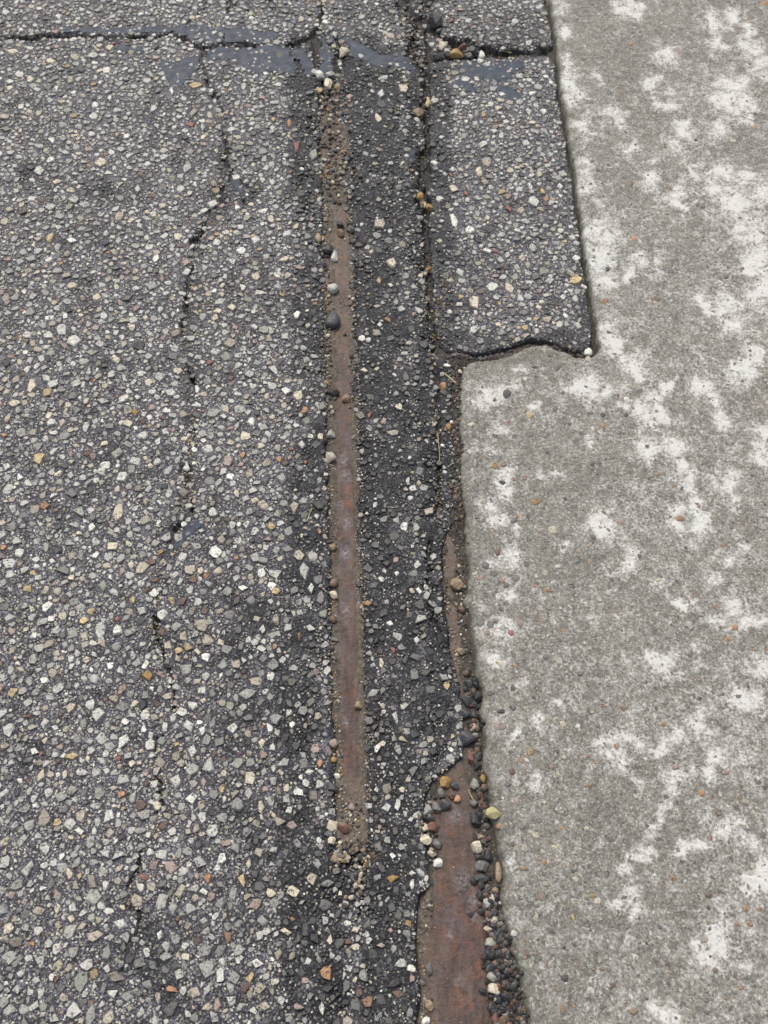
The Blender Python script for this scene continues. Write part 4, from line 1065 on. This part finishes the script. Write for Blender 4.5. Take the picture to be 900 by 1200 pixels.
# ------------------------------------------------------------------ loose pebbles, one by one
# plan x, y, width, height, colour, shape (r round, a angular), label
PEB = [
 (547,866,18,17,'dark','a','large dark grey angular pebble at the head of the wide rail beside the slab'),
 (552,887,9,17,'redbrown','a','slim reddish brown pebble just below the large dark one above the wide rail'),
 (560,897,9,11,'black','a','small black pebble between the slim reddish brown one and the slab edge'),
 (566,910,7,15,'ochre','r','narrow ochre pebble standing against the concrete edge near the rail head'),
 (556,919,10,13,'green','a','greenish grey pebble right of the rail head below the narrow ochre one'),
 (522,917,13,14,'ochre','a','brownish orange pebble topmost of the cluster on the left of the rail head'),
 (533,920,10,10,'dark','a','wet dark pebble right of the brownish orange one on the rail head'),
 (517,929,10,12,'mid','a','small grey brown pebble below the brownish orange one on the rail head'),
 (529,932,10,10,'brown','a','brown pebble touching the bright orange one on the rail'),
 (536,936,9,9,'orange','r','small bright orange pebble lying on the top of the wide rail'),
 (523,943,14,13,'dark','a','dark grey slab shaped pebble in the middle of the cluster on the rail'),
 (512,946,11,14,'mid','a','grey pebble right of the tan one at the asphalt lip over the rail'),
 (501,949,11,14,'grey','a','tan grey upright pebble at the asphalt lip, leftmost of the upper cluster'),
 (503,961,13,8,'black','a','flat black pebble between the tan grey upright one and the first cream one'),
 (497,970,10,10,'cream','a','cream pebble at the asphalt lip left of the red brown block'),
 (508,969,14,12,'redbrown','a','red brown block shaped pebble on the left edge of the wide rail'),
 (499,984,14,13,'cream','a','biggest pale yellow pebble at the asphalt lip beside the wide rail'),
 (512,989,12,12,'mid','r','round grey pebble right of the biggest pale yellow one'),
 (506,1000,11,9,'beige','a','small tan grey pebble below the round grey one on the rail edge'),
 (513,1011,11,11,'white','a','squarish cream white pebble lowest of the cluster on the rail'),
 (555,941,10,9,'mid','r','grey brown pebble right of the rail beside a bit of straw'),
 (557,961,13,17,'black','a','tall black pebble in the gravel line right of the rail below the straw'),
 (562,981,14,8,'tan','a','flat brown pebble just above the cream one right of the wide rail'),
 (558,993,13,14,'cream','a','cream pebble in the dark gravel line right of the wide rail'),
 (571,1003,12,14,'black','a','bluish black pebble wedged between the cream one and the concrete'),
 (565,1015,16,14,'mid','a','large grey brown pebble below the cream one right of the wide rail'),
 (564,1029,16,11,'dark','a','flat dark pebble right under the large grey brown one'),
 (584,1022,8,24,'tan','r','long tan pebble stuck in the broken concrete edge'),
 (547,819,13,18,'dark','a','tall dark grey pebble, upper one of the dark group above the wide rail'),
 (560,816,11,12,'black','a','black pebble right of the tall dark grey one, against the slab'), (545,837,14,12,'dark','a','broad dark grey pebble left of the slab edge under the tall dark one'),
 (556,838,10,12,'black','a','black pebble wedged between the broad dark grey one and the slab'), (555,852,8,11,'pink','a','small pinkish pebble touching the slab edge above the large dark one'),
 (549,802,9,9,'dark','a','small dark grey pebble just above the tall dark grey one'), (557,802,8,9,'black','r','small black round pebble at the slab edge, highest of the dark group'), (556,866,8,10,'black','a','black pebble at the slab side of the large dark angular one'),
 (576,1052,7,12,'beige','a','small pale upright pebble in the gutter where the slab edge is broken out'),
 (571,1058,10,13,'grey','a','grey pebble left of the small pale upright one in the gutter'),
 (573,1089,13,9,'beige','a','flat beige pebble in the gutter under the broken out slab edge'),
 (575,1104,14,11,'green','r','rounded olive grey pebble in the gutter below the flat beige one'),
 (574,1120,13,13,'black','a','black pebble in the gutter under the rounded olive grey one'), (576,1145,12,12,'green','r','olive grey pebble in the gutter directly above the round cream one'),
 (579,1159,15,14,'cream','r','round cream pebble in the dark gutter at the bottom right of the wide rail'),
 (591,1170,13,13,'black','a','black pebble in the gutter lower right of the round cream one'), (580,1193,9,17,'redbrown','a','upright reddish brown pebble at the bottom edge right of the rail'),
 (591,1196,13,12,'brown','a','brown pebble at the bottom edge right of the upright reddish one'),
 (503,1178,10,14,'tan','a','brown pebble on the left rim of the wide rail near the bottom edge'),
 (503,1135,8,15,'mid','a','grey upright pebble on the left rim of the wide rail'),
 (482,1135,10,9,'white','r','small round whitish pebble on the asphalt left of the wide rail'),
 (499,1196,10,10,'white','a','whitish pebble at the very bottom edge left of the wide rail'),
 (494,1152,9,9,'mid','a','small grey pebble between the upright grey one and the brown one on the rail rim'),
 (399,264,9,7,'black','a','small black pebble highest on the narrow rail strip'),
 (399,273,9,9,'brown','r','small brown pebble directly under the highest black one on the narrow rail'),
 (373,279,8,11,'tan','r','tan pebble in the dirt left of the two highest pebbles on the narrow rail'),
 (385,294,12,10,'black','a','flat black pebble touching the pale upright one on the narrow rail'),
 (392,300,8,12,'light','r','pale upright pebble beside the flat black one on the narrow rail'),
 (390,338,13,11,'light','r','smooth pale oval pebble lying on the narrow rail'),
 (390,377,17,17,'dark','r','largest pebble on the narrow rail, dark grey and round'),
 (391,460,15,9,'black','a','flat black pebble across the narrow rail where its dust ends'),
 (405,467,9,8,'tan','a','small brown pebble right of the flat black one across the narrow rail'),
 (388,537,12,11,'beige','a','peach coloured pebble at the left side of the narrow rail'),
 (388,509,10,8,'grey','r','grey pebble above the peach coloured one beside the narrow rail'),
 (390,641,9,9,'tan','r','round tan pebble at the left side of the narrow rail, above the dark one'),
 (391,683,10,10,'brown','r','dark brown pebble left of the narrow rail above a cream one'),
 (391,697,10,9,'cream','r','cream pebble left of the narrow rail below a dark brown one'),
 (390,726,10,9,'brown','r','brown pebble left of the narrow rail below the cream one'),
 (392,749,9,5,'mid','r','flat little grey pebble left of the narrow rail below the brown ones'),
 (420,826,9,9,'tan','r','tan pebble on the right rim of the narrow rail'),
 (391,871,11,11,'pink','r','pinkish grey pebble left of the narrow rail in its lower part'),
 (391,890,7,7,'ochre','r','tiny ochre pebble left of the narrow rail in its lower part'),
 (395,909,8,6,'white','r','tiny white pebble left of the narrow rail in its lower part'),
 (390,923,13,12,'dark','a','dark pebble left of the narrow rail under the tiny white one'),
 (412,946,7,7,'pink','r','tiny pink pebble in the silt at the lower end of the narrow rail'),
 (402,971,14,11,'redbrown','a','mauve grey pebble in the silt where the narrow rail disappears'),
 (393,1006,12,11,'tan','a','tan pebble on the asphalt below the lower end of the narrow rail'),
 (389,985,9,9,'cream','a','cream pebble at the left corner of the lower end of the narrow rail'),
 (535,685,15,15,'tan','a','tan pebble lying across the thin sliver of rail beside the slab'),
 (541,714,9,9,'brown','r','small brown pebble below the tan one along the thin sliver of rail'),
 (540,763,11,10,'tan','a','olive tan pebble at the lower tip of the thin sliver of rail'),
 (535,64,16,8,'ochre','r','orange brown oval pebble in the gap at the top of the oblong patch'),
 (519,55,9,8,'cream','a','cream pebble left of the orange brown one in the top gap'),
 (525,62,9,6,'grey','a','grey pebble touching the orange brown one in the top gap'),
 (541,57,12,8,'redbrown','a','reddish pebble above the orange brown one in the top gap'),
 (510,27,16,12,'black','a','black lump in the crumbled corner near the top of the seam'),
 (564,66,8,8,'white','a','whitish chip in the top gap right of the orange brown pebble'),
 (555,60,10,7,'dark','a','dark grey pebble left of the whitish chip in the top gap'), (548,66,9,6,'mid','a','grey pebble right of the orange brown oval one in the top gap'),
 (501,121,10,12,'yellow','r','yellow pebble in the seam left of the oblong patch'),
 (490,133,13,11,'tan','a','brown pebble just below left of the yellow one in the seam'),
 (492,230,8,8,'ochre','a','upper left one of three small ochre pebbles in the seam'),
 (497,241,7,9,'yellow','a','middle one of three small ochre pebbles in the seam'),
 (504,244,9,7,'ochre','a','right one of three small ochre pebbles in the seam'),
 (502,316,8,7,'ochre','a','small ochre pebble lower down the seam left of the oblong patch'),
 (689,413,10,9,'white','r','bright white pebble in the lower right corner of the oblong patch'),
 (681,412,7,5,'tan','r','tiny tan pebble left of the bright white one in the patch corner'),
 (385,99,9,11,'cream','a','cream pebble in the hole at the upper end of the rail slot'),
 (374,107,9,6,'yellow','a','yellowish pebble left in the hole at the upper end of the rail slot'),
 (375,89,11,7,'white','a','white pebble upper left in the hole above the rail slot'),
 (387,87,11,5,'light','a','flat pale pebble upper right in the hole above the rail slot'),
 (395,102,7,7,'tan','a','small tan pebble right in the hole at the upper end of the rail slot'),
 (404,63,12,8,'cream','a','cream pebble at the edge of the dark tar above the slot'),
 (524,428,9,4,'white','r','white splinter left of the slab corner'),
 (539,435,5,5,'cream','r','tiny cream pebble right at the slab corner'),
 (519,453,8,7,'orange','a','orange pink pebble in the joint left of the slab corner'),
 (526,500,7,9,'ochre','r','ochre pebble in the joint beside the slab, a hand below its corner'),
 (529,494,4,4,'white','r','tiny white pebble beside the ochre one in the joint'),
 (577,953,17,15,'moss','a','knobbly greenish yellow lump on the concrete edge beside the rail'),
]
for k, a in enumerate(PEB):
    px, py, wd, ht, cn, shp, lab = a
    gz = ground_z(px, py)
    x, y = map(float, G(px, py, gz + .003)); sx, sy = px_size(px, py)
    rx, ry = wd * sx * .5, ht * sy * .5
    rz = min(rx, ry) * (.80 if shp == 'a' else .72)
    o = link('pebble', (ROUND if shp == 'r' else ANG)[k % (6 if shp == 'r' else 10)])
    if cn == 'moss':
        me = o.data.copy(); me.materials.clear(); me.materials.append(M_MOSS); o.data = me
    o.location = (x, y, gz + rz * .62)
    o.scale = (rx * 1.03, ry * 1.03, rz)
    o.color = (*(np.array(C.get(cn, (.4, .4, .3))) * random.uniform(.85, 1.05)), 1)
    if lab: tag(o, lab, 'pebble', 'loose pebbles around the rails')
    else: tag(o, 'blackish pebble, one of those packed between rail and concrete edge' if py > 100 else 'dull grey pebble packed in the gap above the oblong patch', 'pebble',
              'blackish pebbles packed along the concrete edge' if py > 100 else 'dull pebbles in the gap above the patch')

# ------------------------------------------------------------------ uncounted loose gravel and crumbs
def lines_scatter(lines):
    out = []
    for pts, sprd, num, r0, r1, pal in lines:
        seg = np.array(pts, float); L = np.hypot(*np.diff(seg, axis=0).T); cum = np.r_[0, np.cumsum(L)]
        for _ in range(num):
            s = random.uniform(0, cum[-1]); i = min(np.searchsorted(cum, s, 'right') - 1, len(L) - 1); t = (s - cum[i]) / L[i]
            px = seg[i, 0] * (1 - t) + seg[i + 1, 0] * t + random.gauss(0, sprd); py = seg[i, 1] * (1 - t) + seg[i + 1, 1] * t + random.gauss(0, sprd * .6)
            out.append((px, py, r0 + (r1 - r0) * random.random() ** 2, random.choice(pal)))
    return out
DK = ['black', 'dark', 'black', 'black', 'black', 'brown', 'mid']; DB = ['brown', 'black', 'redbrown', 'mid', 'dark']; SD = ['tan', 'beige', 'brown', 'mid', 'tan', 'ochre', 'cream', 'dark', 'brown', 'grey']
GR = lines_scatter([
 ([(552, 780), (556, 830), (560, 880), (566, 960), (569, 1030)], 4.0, 420, .0014, .0055, DK + DB),
 ([(569, 1030), (580, 1080), (586, 1150), (600, 1320)], 7.5, 800, .0014, .0058, DK + DK + DB + SD[:2]),
 ([(574, 1040), (580, 1100), (590, 1320)], 5.5, 120, .0028, .0064, DK),
 ([(588, 1085), (602, 1130), (611, 1180), (624, 1260)], 4.0, 620, .0012, .0045, DK + DK + DB),
 ([(533, 430), (535, 520), (538, 600), (541, 680), (546, 770)], 3.4, 700, .0009, .003, SD + DK),
 ([(505, 400), (511, 450), (513, 560), (514, 620)], 2.2, 380, .0008, .0024, SD),
 ([(499, 80), (500, 160), (494, 220), (500, 330), (505, 400)], 3.6, 480, .001, .003, DK + SD),
 ([(520, 320), (514, 400)], 7, 300, .001, .003, DK + SD),
 ([(518, 52), (540, 61), (640, 64)], 3.0, 260, .0015, .004, DK + SD),
 ([(478, 10), (490, 40), (486, 70)], 6.0, 300, .0015, .005, DK + SD[:3]),
 ([(376, 90), (388, 110)], 8.0, 200, .0012, .0035, SD + DK),
 ([(378, 120), (379, 300), (384, 440), (387, 600), (392, 800), (398, 960)], 3.0, 1300, .0007, .0022, SD),
 ([(407, 120), (414, 300), (419, 440), (423, 600), (429, 800), (433, 960)], 2.2, 1300, .0007, .0021, SD),
 ([(395, 120), (398, 300), (402, 440)], 6.0, 260, .0006, .0016, SD),
 ([(388, 108), (391, 170), (393, 235)], 9.0, 420, .0016, .0055, DK + SD + ['grey', 'grey', 'mid', 'mid']),
 ([(381, 120), (381, 300), (386, 480)], 3.0, 420, .0015, .0045, DK + SD), ([(404, 120), (412, 300), (415, 480)], 3.0, 140, .0015, .0045, DK + SD),
 ([(525, 415), (580, 417), (640, 404), (690, 416)], 2.6, 900, .0010, .0034, DK + DB),
 ([(535, 425), (536, 520), (538, 620)], 3.0, 900, .0009, .0030, DK + DB),
 ([(402, 992), (430, 990), (415, 1060)], 8.0, 200, .0015, .0045, DK + SD),
 ([(400, 1000), (416, 1000)], 9.0, 260, .001, .0036, DK + SD), ([(412, 940), (412, 990)], 9.0, 300, .0008, .0026, SD + DK),
 ([(521, 640), (526, 720), (540, 790)], 2.0, 160, .0008, .002, SD),
 ([(506, 925), (500, 960), (508, 1010)], 4.0, 150, .0012, .0034, DK + SD), ([(506, 1040), (497, 1090), (500, 1320)], 4.0, 500, .0007, .0024, SD),
 ([(530, 1000), (545, 1300)], 14.0, 120, .0004, .0009, ['cream', 'beige', 'tan']),
 ([(258, 128), (265, 190), (240, 255), (218, 370)], 4.0, 420, .0009, .0026, SD),
 ([(216, 370), (228, 470), (221, 550), (215, 600)], 4.0, 500, .0009, .0024, SD),
 ([(185, 668), (182, 740), (200, 820)], 4.0, 260, .0008, .002, SD), ([(183, 890), (190, 940), (150, 1060), (163, 1075)], 3.0, 220, .0008, .0022, SD),
])
CLF = lambda g: fbm(g[:, 0], g[:, 1], 16, 3, 160)
GV = [stone_shape(IV1, 3, .08, 600 + k) for k in range(12)]
g = np.array([(a[0], a[1]) for a in GR]); CL = CLF(g); gxx, gyy = G(g[:, 0], g[:, 1])
zA, sA, _ = road_h(gxx, gyy, g[:, 0], g[:, 1]); zB, sB_ = patch_h(gxx, gyy, g[:, 0], g[:, 1]); zC, sC = conc_h(gxx, gyy, g[:, 0], g[:, 1])
zD = dirt_h(gxx, gyy, g[:, 0], g[:, 1])
zR = np.array([rail_top(a[0], a[1]) for a in GR])
zz = np.maximum.reduce([zD, zR, np.where(sA > -.5, zA, -1), np.where(sB_ > -.5, zB, -1), np.where(sC > -.5, zC, -1)])
V = []; Fa = []; Cc = []; base = 0
for i, a in enumerate(GR):
    if sC[i] > 3: continue
    if CL[i] < -.05 and a[2] < .004 and random.random() < .85: continue
    tv = GV[i % 12]; r = a[2]; an = random.uniform(0, 6.28); asp = random.uniform(.65, 1)
    vx = tv[:, 0] * r; vy = tv[:, 1] * r * asp
    V.append(np.stack([gxx[i] + vx * math.cos(an) - vy * math.sin(an), gyy[i] + vx * math.sin(an) + vy * math.cos(an), zz[i] + r * .4 + tv[:, 2] * r * .75], 1))
    Fa.append(IF1 + base); base += len(tv)
    Cc.append(np.tile((*(np.array(C[a[3]]) * random.uniform(.7, 1.05)), 1), (len(tv), 1)))
o = link('loose_gravel', np_mesh('loose_gravel', np.vstack(V), np.vstack(Fa), 3, M_GRAVEL, False, {'Col': np.vstack(Cc)}))
tag(o, 'fine grit and crumbs of gravel along the rail slot, seam and slab edge', 'gravel', kind='stuff')

# ------------------------------------------------------------------ bits of straw and a pink scrap
def stem(pts, r, m, name, label, cat, lift=.0015):
    P3 = []
    for px, py in pts:
        z = ground_z(px, py) + lift; x, y = map(float, G(px, py, z)); P3.append((x, y, z))
    zm = max(p[2] for p in P3)
    P3 = [(x, y, z * .35 + zm * .65) for x, y, z in P3]
    cu = bpy.data.curves.new(name, 'CURVE'); cu.dimensions = '3D'; sp = cu.splines.new('POLY'); sp.points.add(len(P3) - 1)
    for q, p in zip(sp.points, P3): q.co = (*p, 1); q.radius = random.uniform(.7, 1.1)
    cu.bevel_depth = r; cu.bevel_resolution = 2; cu.use_fill_caps = True
    t = bpy.data.objects.new(name, cu); COL.objects.link(t)
    me = bpy.data.meshes.new_from_object(t.evaluated_get(bpy.context.evaluated_depsgraph_get()))
    bpy.data.objects.remove(t); me.materials.clear(); me.materials.append(m)
    for p in me.polygons: p.use_smooth = True
    return tag(link(name, me), label, cat)
stem([(513, 508), (514, 520), (515, 532), (515, 545)], .0010, M_STRAW, 'dry_stem', 'thin straw lying lengthwise in the seam left of the slab', 'straw')
stem([(549, 925), (551, 931), (555, 938)], .0010, M_STRAW, 'dry_stem', 'short straw at the right edge of the wide rail head', 'straw', .004)
stem([(521, 439), (527, 443), (534, 449)], .0022, M_STRAW, 'dry_stem', 'thick pale splinter of straw left of the slab corner', 'straw')
stem([(366, 596), (363, 602), (360, 611)], .0012, M_STRAW, 'dry_stem', 'bent bit of straw on the asphalt left of the narrow rail', 'straw')
stem([(583, 58), (590, 60), (599, 62)], .0012, M_STRAW, 'dry_stem', 'dark straw in the gap at the top of the oblong patch', 'straw', .004)
stem([(410.5, 111), (410, 115), (410.3, 120)], .0011, M_PINK, 'plastic_scrap', 'tiny pink scrap of plastic right of the upper end of the rail slot', 'scrap', .002)
print('tris', sum(len(o.data.loop_triangles) if False else sum(max(0, p) for p in [len(o.data.polygons)]) for o in bpy.data.objects if o.type == 'MESH'))
